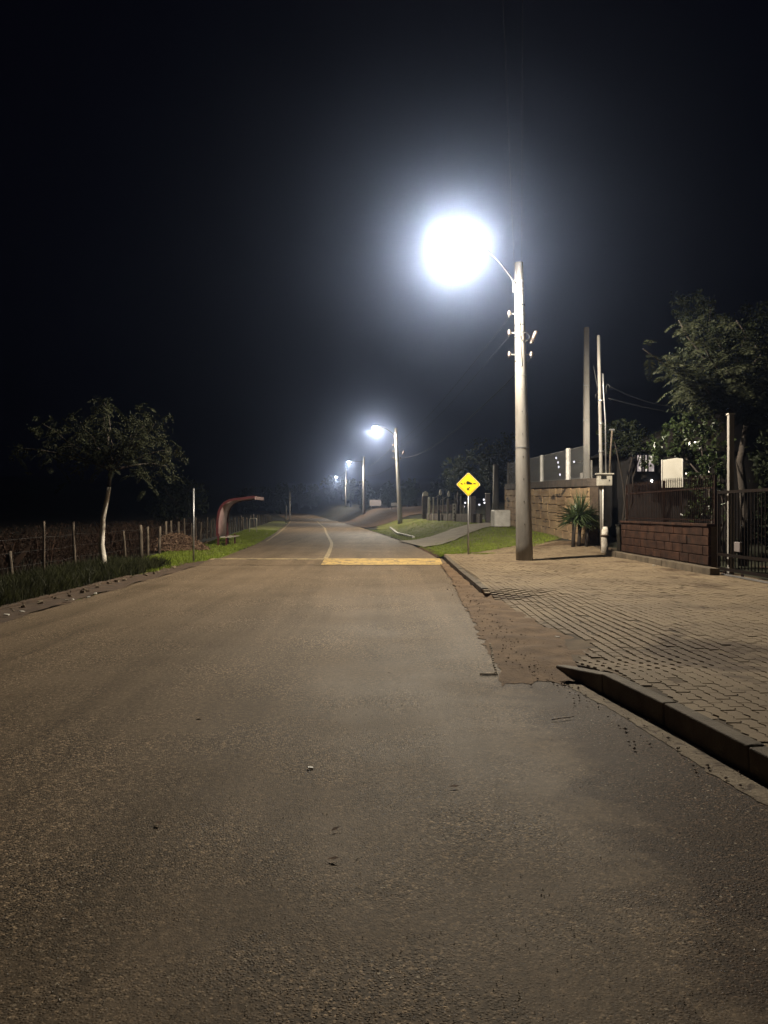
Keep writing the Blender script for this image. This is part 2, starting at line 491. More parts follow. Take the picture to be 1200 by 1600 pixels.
# gutter strip by the near kerb
sheet('gutter', lambda y: np.interp(y, [-2, 3, 4.05, 5.52, 6.7], [2.72, 2.02, 1.84, 1.68, 1.48]), lambda y: np.interp(y, [-2, 3, 4.05, 5.52, 6.9], [2.92, 2.22, 2.03, 1.845, 1.62]), -2, 6.7, .004, M['gutter'], 4, .035, flat, .010, 4)
# left side: soil gutter and low kerb strip
sheet('soil_gutter', lambda y: -5.62 + 0 * y, lambda y: -5.0 + 0 * y, 1, 22.5, .012, M['soil_dark'], 4, .2, lambda x, y: 0 * x + .012 * np.sin(y * 3 + x * 9), .04, 5)

# lawns and driveways on the right
sheet('lawn', lambda y: eR(y) + np.interp(y, [23, 26, 30], [.05, .15, .1]), lambda y: np.interp(y, [23, 26, 30, 33, 46], [3.1, 4.6, 6.9, 7.2, 7.3]), 24.2, 62, .0, M['lawn'], 22, .5, None, .08, 6)
sheet('lawn', lambda y: eR(y) + np.interp(y, [60, 70, 90], [.6, 1.4, 3]), lambda y: eR(y) + np.interp(y, [60, 70, 90], [6, 3.5, 4.5]), 60, 74, .0, M['lawn'], 12, 1, None, .1, 7)
sheet('verge', lambda y: eL(y) - np.interp(y, [12, 25, 60, 120], [.5, 2.2, 2.6, 2.5]), lambda y: eL(y) - .02, 12, 120, -.01, M['lawn'], 12, .8, None, .12, 8)
sheet('dirt_road', lambda y: eR(y) - np.interp(y, [70, 76, 100], [-.4, .35, .2]), lambda y: eR(y) + np.interp(y, [70, 76, 90, 110], [2.0, 9, 15, 16]), 71, 112, .03, M['dirt'], 22, 1.2, None, .1, 9)
# driveway: a slanting strip from the road to the gate
n = 30
P = np.zeros((n + 1, 9, 3))
for i in range(n + 1):
    t = i / n
    yA = 31.0 + (46.0 - 31.0) * t; yB = 37.5 + (50.5 - 37.5) * t
    x = float(eR(33)) - .1 + (7.1 - float(eR(33)) + .1) * t + .12 * math.sin(t * 9)
    for j in range(9):
        yy = yA + (yB - yA) * j / 8
        xx = x + (j / 8 - .5) * -.9 * (1 - t)
        P[i, j] = (xx, yy, g(xx, yy) + .045 + .01 * math.sin(i * 1.3))
tag(grid_mesh('driveway', P, M['drive']), kind='structure')

# far hillside backdrop (terrain)
def ridge(name, y, h, x0, x1, seed):
    r = np.random.default_rng(seed)
    n = 80
    xx = np.linspace(x0, x1, n)
    hh = h * (.7 + .3 * np.sin(np.linspace(0, 7, n) + seed) + .12 * np.sin(np.linspace(0, 31, n)) + .06 * r.random(n))
    P = np.zeros((3, n, 3))
    P[0] = np.stack([xx, xx * 0 + y, xx * 0 - 4], -1); P[1] = np.stack([xx, xx * 0 + y + 40, hh], -1); P[2] = np.stack([xx, xx * 0 + y + 120, xx * 0 - 4], -1)
    tag(grid_mesh(name, P, M['ground']), kind='structure')
ridge('hills', 330, 16, -300, 300, 2)

# ------------------------------------------------------------------ paving of interlocking blocks
def in_paving(x, y):
    kerb_in = np.interp(y, [-2, 3, 4.05, 5.52, 7.05, 7.6, 8.2, 10, 12, 13.3, 13.5, 23.6], [2.9, 2.28, 2.14, 1.96, 1.78, 1.95, 2.30, 1.95, 1.80, 1.72, 1.84, 1.90])
    right = np.where(y < 23.6, 7.5, 7.2)
    top = np.interp(x, [1.7, 4.5, 6.4, 7.5], [23.9, 27.5, 30.2, 28.0])
    return (x > kerb_in) & (x < right) & (y < top) & (y > 1.2)
pw, pl, amp, gap = .100, .200, .010, .0026
vs = []; fs = []
r1 = random.Random(5)
col = 0; xx = 1.4
while xx < 7.6:
    y = 1.2 + (pl / 2 if col % 2 else 0)
    while y < 30.4:
        cx, cy = xx + pw / 2, y + pl / 2
        if bool(in_paving(cx, cy)):
            zc = float(pave_z(cx, cy)) + r1.uniform(-.003, .003)
            if r1.random() < .10: zc += r1.choice([-1, 1]) * .004
            tx, ty = r1.uniform(-.02, .02), r1.uniform(-.02, .02)
            gp = gap + (r1.random() < .15) * .002
            L = []
            for sgn, order in ((-1, range(5)), (1, range(4, -1, -1))):
                for k in order:
                    off = amp if k % 2 else -amp
                    L.append((sgn * (pw / 2 - gp) + off, -pl / 2 + gp + (pl - 2 * gp) * k / 4))
            nb = len(vs); m = len(L)
            for px, py in L:
                vs.append((cx + px, cy + py, zc - .05))
            for px, py in L:
                vs.append((cx + px, cy + py, zc - .0035 + tx * px + ty * py))
            for px, py in L:
                vs.append((cx + px * .93, cy + py * .965, zc + tx * px + ty * py))
            for k in range(m):
                k2 = (k + 1) % m
                fs.append((nb + k, nb + m + k, nb + m + k2, nb + k2))
                fs.append((nb + m + k, nb + 2 * m + k, nb + 2 * m + k2, nb + m + k2))
            # top as quads
            for k in range(4):
                fs.append((nb + 2 * m + k, nb + 2 * m + 9 - k, nb + 2 * m + 8 - k, nb + 2 * m + k + 1))
        y += pl
    xx += pw; col += 1
me = bpy.data.meshes.new('pavement'); me.from_pydata(vs, [], fs); me.update(); fix_normals(me)
tag(finish('pavement', me, M['paver']), kind='structure')
yy = np.arange(-6, 30.2, .25); t = np.linspace(0, 1, 30)
kin = np.interp(yy, [-6, 3, 4.05, 5.52, 7.05, 8.2, 12, 13.5, 23.6, 24.5, 30], [3.4, 2.26, 2.12, 1.94, 1.76, 1.95, 1.78, 1.83, 1.9, 2.4, 6.3])
rt = np.full(len(yy), 7.6)
XX = kin[:, None] * (1 - t) + rt[:, None] * t; YY = np.repeat(yy[:, None], 30, 1)
tag(grid_mesh('pavement_bed', np.stack([XX, YY, pave_z(XX, YY) - .0058], -1), M['paver_bed']), kind='structure')

# kerbs
def kerb(name, pts, w, h, mat, ramp0=False, seglen=1.0):
    mb = MB()
    P = [Vector((a, b, 0)) for a, b in pts]
    total = sum((P[i + 1] - P[i]).length for i in range(len(P) - 1))
    def at(s):
        for i in range(len(P) - 1):
            l = (P[i + 1] - P[i]).length
            if s <= l or i == len(P) - 2: return P[i].lerp(P[i + 1], s / l), (P[i + 1] - P[i]).normalized()
            s -= l
    s = 0; k = 0
    while s < total - .05:
        e = min(s + seglen, total)
        a, d = at(s + .006); b2, d2 = at(e - .006)
        n_ = Vector((d.y, -d.x, 0)); n2 = Vector((d2.y, -d2.x, 0))
        dz = random.uniform(-.006, .006)
        h0 = h + dz if not (ramp0 and k == 0) else .045
        h1 = h + dz
        o = random.uniform(-.006, .006)
        vs = []
        for q, nn, hh in ((a, n_, h0), (b2, n2, h1)):
            for off, z in ((o, -.1), (o + .006, hh), (o + w, hh + .002), (o + w, -.1)):
                vs.append((q.x + nn.x * off, q.y + nn.y * off, z))
        mb.add(vs, [(0, 1, 2, 3), (4, 7, 6, 5), (0, 4, 5, 1), (1, 5, 6, 2), (2, 6, 7, 3), (3, 7, 4, 0)])
        s = e; k += 1
    o = mb.build(name, mat, bevel=.010, seg=2)
    return tag(o, kind='structure')
kerb('kerb', [(1.58, 7.05), (1.84, 5.52), (2.03, 4.05), (2.30, 2.4), (2.6, 0.5), (2.9, -2)][::1][::-1][::-1], -.10, .163, M['kerb'], True, .95)
kerb('kerb', [(1.69, 13.35), (1.72, 18), (1.80, 23.3)], .13, .125, M['kerb'], False, .95)
kerb('kerb', [(-5.66, 2), (-5.62, 9), (-5.58, 17)], -.12, .05, M['soil_dark'], False, .9)
# broken stones along the far left kerb line and near the lawn
b = MB()
for i in range(46):
    y = 9.5 + i * .28 + random.uniform(-.1, .1)
    s_ = random.uniform(.015, .06)
    b.box((-5.46 + random.uniform(-.16, .12), y, .02), (s_, s_ * 1.5, s_ * .8), random.uniform(0, 3), random.uniform(-.4, .4), random.uniform(-.4, .4))
tag(b.build('rubble', M['gutter'], bevel=.008), 'broken stones strewn along the left gutter', 'stones', kind='stuff')
b = MB()
for (xa, ya, xb, yb) in ((.5, 62, .85, 49), (.85, 49, 1.6, 41.5)):
    for k in range(6):
        t0, t1 = k / 6, (k + .93) / 6
        x0, y0, x1, y1 = xa + (xb - xa) * t0, ya + (yb - ya) * t0, xa + (xb - xa) * t1, ya + (yb - ya) * t1
        b.box(((x0 + x1) / 2, (y0 + y1) / 2, g((x0 + x1) / 2, (y0 + y1) / 2) + .04), (.14, math.hypot(x1 - x0, y1 - y0), .16), math.atan2(-(x1 - x0), y1 - y0))
tag(b.build('kerb_stones', M['white_paint']), kind='structure')

# road markings + speed hump
def hump_h(x, y):
    t = np.clip((y - 20.9) / 2.8, 0, 1)
    return .085 * np.sin(np.pi * t) ** 2 + 0 * x
yy = np.linspace(20.85, 23.75, 15); t = np.linspace(0, 1, 24)
def hump_sheet(name, x0, x1, mat, off, y0=20.85, y1=23.75, jit=.02):
    yy = np.linspace(y0, y1, 15)
    XX = np.repeat((x0 + (x1 - x0) * t)[None], 15, 0) + rng.normal(0, jit * .3, (15, 24)); YY = np.repeat(yy[:, None], 24, 1) + rng.normal(0, jit, 24)[None] * .6
    ZZ = hump_h(XX, YY) + off
    return tag(grid_mesh(name, np.stack([XX, YY, ZZ], -1), mat), kind='structure')
hump_sheet('speed_hump', -5.04, 1.70, M['road'], .006, jit=0)
hump_sheet('hump_marking', -1.72, 1.62, M['yellow'], .012, 20.95, 22.55)
hump_sheet('hump_marking', -5.0, -1.74, M['pale_line'], .012, 22.05, 22.45)
sheet('centre_line', lambda y: cL(y) - .07, lambda y: cL(y) + .07, 23.9, 150, .008, M['pale_line'], 1, .6, flat, .004, 12)
sheet('edge_line', lambda y: eL(y) + .18, lambda y: eL(y) + .30, 38, 150, .008, M['pale_line'], 1, .6, flat, .01, 13)
sheet('edge_line', lambda y: eR(y) - .30, lambda y: eR(y) - .18, 64, 150, .008, M['pale_line'], 1, .6, flat, .01, 14)

# loose gravel on the road
def pebbles(name, n, fx, size, mat, label):
    base = np.array([(1, 0, 0), (-1, 0, 0), (0, 1, 0), (0, -1, 0), (0, 0, 1), (0, 0, -1)], float)
    tri = np.array([(0, 2, 4), (2, 1, 4), (1, 3, 4), (3, 0, 4), (2, 0, 5), (1, 2, 5), (3, 1, 5), (0, 3, 5)])
    p = fx(n)
    n = len(p)
    sc = size[0] + (size[1] - size[0]) * rng.random(n) ** 2.5
    d = base[None] * (.6 + .6 * rng.random((n, 6, 1))) * sc[:, None, None] * np.array([1, 1, .6])
    a = rng.random(n) * 6.28
    c, s_ = np.cos(a)[:, None], np.sin(a)[:, None]
    x = d[..., 0] * c - d[..., 1] * s_; y = d[..., 0] * s_ + d[..., 1] * c
    V = np.stack([x + p[:, 0:1], y + p[:, 1:2], d[..., 2] + p[:, 2:3]], -1)
    T = V[:, tri].reshape(-1, 3)
    o = np_mesh(name, T, 3, mat)
    return tag(o, label, 'gravel', kind='stuff')
def road_pts(n):
    y = 1.7 + 11 * rng.random(n) ** 1.9
    x = (rng.random(n) - .5) * (y * 1.05 + .3)
    w = .5 + .5 * np.sin(x * 2.1 + 1.3 * np.sin(y * .8)) * np.cos(y * .5)
    keep = (x > -5) & (x < np.interp(y, [0, 4, 6.8, 7, 13], [2.1, 1.9, 1.5, 1.0, 1.4])) & (rng.random(n) < .25 + .75 * w)
    return np.stack([x, y, 0 * x + .003], -1)[keep]
pebbles('loose_gravel', 17000, road_pts, (.0011, .0042), M['pebble'], 'small loose stones scattered over the worn asphalt')
def soil_pts(n):
    y = 4 + 19 * rng.random(n); x = np.interp(y, [4, 5.5, 7, 13, 23], [1.85, 1.7, 1.35, 1.5, 1.72]) + rng.normal(0, .14, n)
    z = np.where(y > 6.7, .03, .014)
    return np.stack([x, y, z], -1)
pebbles('gutter_gravel', 1400, soil_pts, (.003, .016), M['twig'], 'clods and grit along the right kerb')

# ------------------------------------------------------------------ grass
def blades(name, pts, h, w, mat, label, kind='stuff', lean=.35):
    n = len(pts)
    a = rng.random(n) * 6.28
    d = np.stack([np.cos(a), np.sin(a), 0 * a], -1)
    le = rng.normal(0, lean, (n, 2))
    hh = (h[0] + (h[1] - h[0]) * rng.random(n))[:, None]
    ww = (w * (.6 + .8 * rng.random(n)))[:, None]
    top = pts + np.concatenate([le * hh, hh], 1)
    mid = pts + np.concatenate([le * hh * .3, hh * .55], 1)
    V = np.stack([pts - d * ww / 2, pts + d * ww / 2, mid + d * ww * .4, top, mid - d * ww * .4], 1)
    return tag(np_mesh(name, V, 5, mat), label, 'grass', kind=kind)
def scatter(n, xf, y0, y1, power=1.0, off=0.0, dens=None):
    y = y0 + (y1 - y0) * rng.random(n) ** power
    lo, hi = xf(y)
    x = lo + (hi - lo) * rng.random(n)
    if dens is not None:
        k = rng.random(n) < dens(x, y); x, y = x[k], y[k]
    return np.stack([x, y, H(x, y) + off], -1)
clump = lambda x, y: .35 + .65 * (np.sin(x * 4.1 + 2 * np.sin(y * 2.7)) * np.sin(y * 3.3 + x) > -.2)
lawn_x = lambda y: (eR(y) + .12, np.interp(y, [24, 26, 30, 33, 46], [3.0, 4.6, 6.9, 7.2, 7.3]))
def not_drive(x, y):
    t = (x - 1.0) / 6.0
    yA = 31.0 + 15 * t; yB = 37.5 + 13 * t
    return np.where((y > yA + .1) & (y < yB - .1), 0.0, clump(x, y))
blades('lawn_grass', scatter(42000, lawn_x, 24.3, 62, 1.8, -.01, not_drive), (.03, .085), .016, M['grass'], 'short mown grass on the right bank behind the warning sign')
verge_x = lambda y: (eL(y) - np.interp(y, [16, 25, 60], [1.9, 2.2, 2.6]), eL(y) - np.interp(y, [16, 22, 24], [.55, .35, .05]))
blades('verge_grass', scatter(36000, verge_x, 18.5, 60, 1.8, -.02, clump), (.03, .10), .016, M['grass'], 'short yellowish grass on the left verge round the bus shelter')
rank_x = lambda y: (-7.4 + 0 * y, -5.66 + 0 * y)
blades('rank_grass', scatter(26000, rank_x, 8, 20.5, 1.0, -.03, clump), (.10, .34), .013, M['grass_dark'], 'rank dark grass along the left kerb under the slim tree')
rag = lambda y: (eR(y) + .0, eR(y) + .35)
blades('edge_grass', scatter(2600, rag, 24.3, 31, 1.0, -.01), (.02, .06), .012, M['twig'], 'withered grass at the edge of the asphalt past the hump')

# ------------------------------------------------------------------ dry brush behind the left fence
fenceL = lambda y: eL(y) - np.interp(y, [0, 23, 34, 60, 120], [2.15, 2.2, 3.2, 2.9, 2.6])
n = 9000
y = 9 + 36 * rng.random(n) ** 1.2
x = fenceL(y) - .15 - 5.5 * rng.random(n) ** 1.3
k = rng.random(n) < (.12 + .88 * (np.sin(x * 1.3 + 2 * np.sin(y * 1.9) + np.sin(y * 5.1)) > .1))
x, y = x[k], y[k]
pts = np.stack([x, y, H(x, y) - .05], -1)
blades('dry_brush', pts, (.2, 1.25), .016, M['dry'], 'tall reddish dry weeds behind the left wire fence', lean=.34)
# leaves of that brush
n = 26000
y = 9.5 + 34 * rng.random(n) ** 1.2; x = fenceL(y) - .1 - 4.5 * rng.random(n) ** 1.3
hgt = .25 + .85 * rng.random(n) * (.55 + .45 * np.sin(x * 2.0 + 3 * np.sin(y * .7)))
c = np.stack([x, y, H(x, y) + hgt * .95], -1)
u = unit(rng.normal(0, 1, (n, 3)) + np.array([0, 0, .5])); v = unit(np.cross(u, rng.normal(0, 1, (n, 3))))
tag(np_mesh('dry_brush_leaves', leaf_quads(c, u, v, .05 + .06 * rng.random(n), .014 + .02 * rng.random(n)), 4, M['dry']), 'withered leaves tangled in the weeds behind the left wire fence', 'weeds', kind='stuff')

# ------------------------------------------------------------------ street lamps on utility poles
IES = """IESNA:LM-63-1995
TILT=NONE
1 1000 1 13 1 1 1 0 0 0
1 1 100
0 15 30 45 55 62 68 74 80 88 100 130 180
0
%s
"""
ies_text = bpy.data.texts.new('road_lantern_photometry')
ies_text.write(IES % "430 480 600 830 1000 1080 1080 950 430 90 100 90 80")

def lamp_light(parent, loc, power):
    L = bpy.data.lights.new('lantern_light', 'POINT')
    L.energy = power; L.color = LAMP_COL; L.shadow_soft_size = .09
    L.use_nodes = True
    nt = L.node_tree
    em = nt.nodes['Emission']
    ie = nt.nodes.new('ShaderNodeTexIES'); ie.mode = 'INTERNAL'; ie.ies = ies_text
    ie.inputs['Strength'].default_value = .01
    nt.links.new(ie.outputs['Fac'], em.inputs['Strength'])
    o = bpy.data.objects.new('lantern_light', L)
    link(o, parent); o.location = loc
    return o

def street_lamp(label, base, arm, top, r0, r1, hardware=True, lean=(0, 0), power=LAMP_POWER, lampz=8.5):
    root = thing('street_lamp', label, 'street lamp', base, 0, 'street lamps along the right side of the road')
    dz = lampz - base[2]
    b = MB()
    pts = []; rad = []
    for i in range(13):
        t = i / 12
        pts.append((lean[0] * t, lean[1] * t, -.25 + (top + .25) * t)); rad.append(r0 + (r1 - r0) * t)
    b.tube(pts, rad, 24)
    b.build('shaft', M['concrete'], root, True)
    tx, ty = lean
    # arm: rises from the clamp and bends outwards
    ax, ay = arm
    z0 = top - .75
    b = MB()
    pts = []
    for i in range(12):
        t = i / 11
        pts.append((tx * .93 + (ax - tx) * t * .93, ty + (ay - ty) * t * .93, z0 + (dz + .12 - z0) * (1 - (1 - t) ** 2.0)))
    b.tube(pts, .024, 10)
    b.build('lamp_arm', M['arm'], root, True)
    b = MB()
    for zz in (z0, z0 + .22):
        b.lathe((tx * .95, ty * .95, zz - .03), [(r1 + .018, 0), (r1 + .018, .06)], 20)
    b.box((tx - .12, ty, z0 + .1), (.10, .12, .34))
    b.build('clamp', M['galv'], root, False)
    # head
    d = Vector((ax - tx, ay - ty, 0)).normalized(); ang = math.atan2(d.y, d.x)
    b = MB()
    prof_ = [(-.36, .035, .03), (-.30, .055, .045), (-.12, .12, .07), (.10, .15, .085), (.26, .13, .07), (.34, .07, .04)]
    vs = []; fs = []; nn = 12
    for (s_, wd, ht) in prof_:
        for k in range(nn):
            a = 2 * math.pi * k / nn
            lx, lz = math.cos(a) * wd, max(math.sin(a), -.25) * ht
            vs.append((ax + d.x * s_ - d.y * lx, ay + d.y * s_ + d.x * lx, dz + .09 + lz))
    for i in range(len(prof_) - 1):
        for k in range(nn):
            k2 = (k + 1) % nn
            fs.append((i * nn + k, i * nn + k2, (i + 1) * nn + k2, (i + 1) * nn + k))
    fs.append(tuple(range(nn))[::-1]); fs.append(tuple((len(prof_) - 1) * nn + k for k in range(nn)))
    b.add(vs, fs)
    head = b.build('lamp_head', M['lamp_body'], root, True)
    b = MB()
    b.lathe((0, 0, 0), [(.02, -.15), (.08, -.135), (.13, -.085), (.155, -.02), (.15, .02)], 16)
    ln = b.build('lens', M['lamp_glow'], head, True)
    for vtx in ln.data.vertices:
        x, y = vtx.co.x * 1.7, vtx.co.y
        vtx.co.x, vtx.co.y, vtx.co.z = ax + d.x * (x + .06) - d.y * y, ay + d.y * (x + .06) + d.x * y, dz + .06 + vtx.co.z
    lamp_light(root, (ax + d.x * .06, ay + d.y * .06, dz - .24), power)
    if hardware:
        for k in range(9):
            zz = 1.0 + k * .62; q = zz / top; rr_ = r0 + (r1 - r0) * q
            b = MB(); b.box((tx * q - .02, -rr_ + .004, zz), (.022, .02, .022)); b.build('step_hole', M['dark'], root)
        for zz in (3.1, 5.1):
            q = zz / top; rr_ = r0 + (r1 - r0) * q
            b = MB(); b.lathe((tx * q, 0, zz), [(rr_ + .004, 0), (rr_ + .006, .012), (rr_ + .004, .03)], 24); b.build('strap', M['galv'], root)
        # secondary rack with spool insulators on the road side, shackles, cut-out fuse
        for (zz, side) in ((top - 1.95, -1), (top - 1.42, -1), (top - 2.55, -1), (top - 2.55, 1)):
            b = MB()
            b.box((tx * .8 + side * (r1 + .10), 0, zz), (.20, .035, .035))
            b.box((tx * .8 + side * (r1 + .19), 0, zz), (.03, .03, .20))
            b.lathe((tx * .8, 0, zz - .03), [(r1 + .035, 0), (r1 + .035, .06)], 16)
            br = b.build('bracket', M['galv'], root)
            b = MB()
            b.lathe((tx * .8 + side * (r1 + .19), -.055, zz - .06), [(.022, 0), (.045, .012), (.045, .035), (.025, .05), (.045, .07), (.045, .09), (.022, .12)], 12)
            b.build('insulator', M['ceramic'], root, True)
        b = MB()
        z1 = top - 2.25
        b.tube([(r1 + .06, -.10, z1), (r1 + .17, -.16, z1 + .30)], .045, 10)
        for k in range(6):
            t = k / 5
            c = Vector((r1 + .06 + .11 * t, -.10 - .06 * t, z1 + .30 * t))
            b.tube([c - Vector((0, 0, .008)), c + Vector((0, 0, .010))], .058, 10)
        b.build('fuse_cutout', M['ceramic'], root, True)
        b = MB()
        loop = [(r1 * math.cos(a) * 1.05, -r1 - .07 - .05 * math.sin(a), top - 2.2 + .16 * math.sin(a * 1.0) + .03 * a) for a in [i * .5 for i in range(12)]]
        b.tube(loop, .012, 6)
        b.tube([(tx, ty - r1 - .01, top - .7), (tx * .9 - .03, -r1 - .03, top - 1.4), (tx * .8, -r1 - .03, top - 2.3), (tx * .7 + .02, -r1 - .04, top - 2.9)], .012, 6)
        for zz in (top - 1.2, top - 1.75, top - 2.1, top - 2.75):
            b.lathe((tx * .85, ty * .85, zz), [(r1 + .012 + .02, 0), (r1 + .012 + .02, .025)], 20)
        b.build('lead_cable', M['cable'], root, True)
    return root

P1 = (3.90, 21.3, .115)
lamp1 = street_lamp('tall concrete street lamp rising from the block paving, the nearest and brightest', P1, (-1.98, -1.35), 8.25, .24, .115, True, (-.16, 0))
P2 = (1.38, 65.0, g(1.38, 65))
lamp2 = street_lamp('second street lamp along the road, on the grass bank beyond the driveway', P2, (-2.05, -.6), 8.1, .21, .12, True, (-.38, 0), LAMP_POWER * 1.0)
P3 = (-2.85, 109.0, g(-2.85, 109))
lamp3 = street_lamp('third street lamp along the road, left of the far grey board', P3, (-2.05, -.4), 8.2, .21, .14, False, (0, 0), LAMP_POWER * .8)
P4 = (-7.7, 156.0, g(-7.7, 156))
lamp4 = street_lamp('farthest street lamp, beside the pale leafy tree where the road bends away', P4, (-1.9, -.4), 8.0, .21, .14, False, (0, 0), LAMP_POWER * .7, 8.5)

def wire(label, a, b_, sag=.35, r=.007, mat='cable', n=24, group='overhead wires'):
    b = MB()
    a = Vector(a); c = Vector(b_)
    b.tube([a.lerp(c, i / n) - Vector((0, 0, 4 * sag * (i / n) * (1 - i / n))) for i in range(n + 1)], r, 5)
    return tag(b.build('overhead_wire', M[mat], None, True), label, 'wire', group)
t1 = Vector(P1); t2 = Vector(P2); t3 = Vector(P3)
wire('upper bare wire from the nearest lamp pole to the second one', t1 + Vector((-.36, 0, 6.83)), t2 + Vector((-.5, 0, 6.7)), .5, .003, 'cable')
wire('lower bare wire from the nearest lamp pole to the second one', t1 + Vector((-.36, 0, 6.3)), t2 + Vector((-.5, 0, 6.15)), .5, .003, 'cable')
wire('thick black cable on the right side of the nearest two lamp poles', t1 + Vector((.28, 0, 5.7)), t2 + Vector((.3, 0, 5.6)), .7, .006)
wire('bare wire between the second and third lamp poles', t2 + Vector((-.5, 0, 6.7)), t3 + Vector((-.3, 0, 6.6)), .5, .008, 'alu_cable')
wire('black cable between the second and third lamp poles', t2 + Vector((.3, 0, 5.6)), t3 + Vector((.2, 0, 5.6)), .6, .007)
wire('left of the two wires coming overhead to the nearest lamp pole', t1 + Vector((-.30, -.1, 8.0)), (-4.3, -22, 8.6), .25, .0025, 'cable')
wire('right of the two wires coming overhead to the nearest lamp pole', t1 + Vector((-.10, -.1, 8.1)), (-3.9, -22, 8.9), .25, .0025, 'cable')

# ------------------------------------------------------------------ warning sign
SX, SY = 2.66, 24.2
sz = .14
sg = thing('road_sign', 'yellow diamond speed hump warning sign with black pictogram on a thin grey post', 'road sign', (SX, SY, sz))
b = MB(); b.tube([(0, .03, -.1), (0, .03, 2.2)], .028, 12); b.build('post', M['galv'], sg, True)
zc = 1.45 + (800 - 757) * SY / 1200 - sz
hd = .385
def diamond(h, y0, y1, r=.04):
    pts = []
    for k in range(4):
        a = k * math.pi / 2
        c = (math.cos(a) * (h - r * 1.414), math.sin(a) * (h - r * 1.414))
        for j in range(-2, 3):
            aa = a + j * math.pi / 8
            pts.append((c[0] + r * math.cos(aa), zc + c[1] + r * math.sin(aa)))
    return pts, y0, y1
b = MB(); p_, a_, c_ = diamond(hd, 0, 0); b.prism(p_, 'y', -.004, .0)
plate = b.build('plate', M['sign_white'], sg)
b = MB(); p_, _, _ = diamond(hd - .012, 0, 0); b.prism(p_, 'y', -.0065, -.0045); b.build('yellow_face', M['sign_yellow'], plate)
outer, _, _ = diamond(hd - .032, 0, 0); inner, _, _ = diamond(hd - .046, 0, 0, .03)
b = MB()
n = len(outer)
vs = [(x, -.009, z) for x, z in outer] + [(x, -.009, z) for x, z in inner] + [(x, -.0067, z) for x, z in outer] + [(x, -.0067, z) for x, z in inner]
fs = []
for k in range(n):
    k2 = (k + 1) % n
    fs += [(k, k2, n + k2, n + k), (k, 2 * n + k, 2 * n + k2, k2), (n + k, n + k2, 3 * n + k2, 3 * n + k)]
b.add(vs, fs); b.build('black_border', M['sign_black'], plate)
# pictogram: car going over a bump, arrow below
b = MB()
def flatp(poly): b.prism([(x * 1.04, zc + .012 + z * 1.22 if z > -.03 else zc + z * 1.1 + .008) for x, z in poly], 'y', -.0095, -.0068)
flatp([(-.235, -.005), (-.235, .028), (-.19, .022), (-.165, .004), (-.165, -.012)])
b.build('pictogram_mark', M['sign_black'], plate); b = MB()
flatp([(-.128, -.005), (-.125, .040), (-.105, .045), (-.092, -.005)])
b.build('pictogram_mark', M['sign_black'], plate); b = MB()
flatp([(-.062, -.008), (-.066, .060), (-.040, .078), (.020, .068), (.050, .046), (.095, .036), (.118, .006), (.118, -.010), (.060, -.012)])
b.build('car_pictogram', M['sign_black'], plate); b = MB()
flatp([(.142, .0), (.150, .026), (.215, .022), (.235, .010), (.235, -.002), (.190, -.008)])
b.build('pictogram_mark', M['sign_black'], plate)
b = MB()
flatp([(-.045, -.175), (-.045, -.095), (-.020, -.118), (.035, -.075), (.055, -.095), (.005, -.142), (.035, -.175)])
b.build('arrow', M['sign_black'], plate)
for q in (.15, -.15):
    b = MB(); b.box((0, .006, zc + q), (.10, .012, .03)); b.build('clip', M['galv'], sg)

# slim bare steel post on the left verge
pl_ = thing('steel_post', 'slim bare grey steel post standing alone on the left verge at the hump', 'post', (-5.53, 22.3, .02))
b = MB(); b.tube([(0, 0, -.1), (0, 0, 2.08)], .025, 12); b.build('tube', M['galv'], pl_, True)
b = MB(); b.lathe((0, 0, 2.08), [(.028, 0), (.03, .02), (.012, .035)], 12); b.build('cap', M['galv'], pl_, True)

# ------------------------------------------------------------------ bus shelter
bs = thing('bus_shelter', 'small dark red curved-roof bus shelter with pale panel and bench on the left verge', 'bus shelter', (-6.92, 32.0, g(-6.92, 32)))
gz = g(-6.92, 32)
def px2(xp, yp): return ((xp - 600) / 1200 * 32.0 + 6.92, CAMZ + (800 - yp) * 32.0 / 1200 - gz)
outer = [px2(*q) for q in ((338.5, 838), (339, 812), (341.5, 799), (345, 791), (350, 785.5), (357, 781.5), (365, 779.5), (380, 778), (397, 775.5), (400, 776.5))]
def offs(pts, d):
    out = []
    for i, p in enumerate(pts):
        a = pts[max(i - 1, 0)]; c = pts[min(i + 1, len(pts) - 1)]
        t = Vector((c[0] - a[0], c[1] - a[1])).normalized()
        out.append((p[0] + t.y * d, p[1] - t.x * d))
    return out
def band(mb, d0, d1, y0, y1):
    A = offs(outer, d0); B = offs(outer, d1)
    m = len(A)
    vs = [(x, y0, z) for x, z in A] + [(x, y0, z) for x, z in B] + [(x, y1, z) for x, z in A] + [(x, y1, z) for x, z in B]
    fs = []
    for i in range(m - 1):
        fs += [(i, i + 1, m + i + 1, m + i), (2 * m + i, 3 * m + i, 3 * m + i + 1, 2 * m + i + 1), (i, 2 * m + i, 2 * m + i + 1, i + 1), (m + i, m + i + 1, 3 * m + i + 1, 3 * m + i)]
    fs += [(0, m, 3 * m, 2 * m), (m - 1, 3 * m - 1, 4 * m - 1, 2 * m - 1)]
    mb.add(vs, fs)
b = MB(); band(b, .012, .03, .02, 1.98); b.build('curved_panel', M['pink_panel'], bs, True)
for y0 in (-.03, 1.97):
    b = MB(); band(b, 0.0, .07, y0, y0 + .05); b.build('rib', M['red_paint'], bs)
b = MB(); band(b, -.025, .01, -.04, 2.04); b.build('outer_skin', M['red_paint'], bs)
ex, ez = outer[-1]
b = MB(); b.box((ex - .02, 1.0, ez - .05), (.05, 2.12, .13)); b.build('fascia', M['pink_panel'], bs, bevel=.01)
lx = outer[0][0] + .09
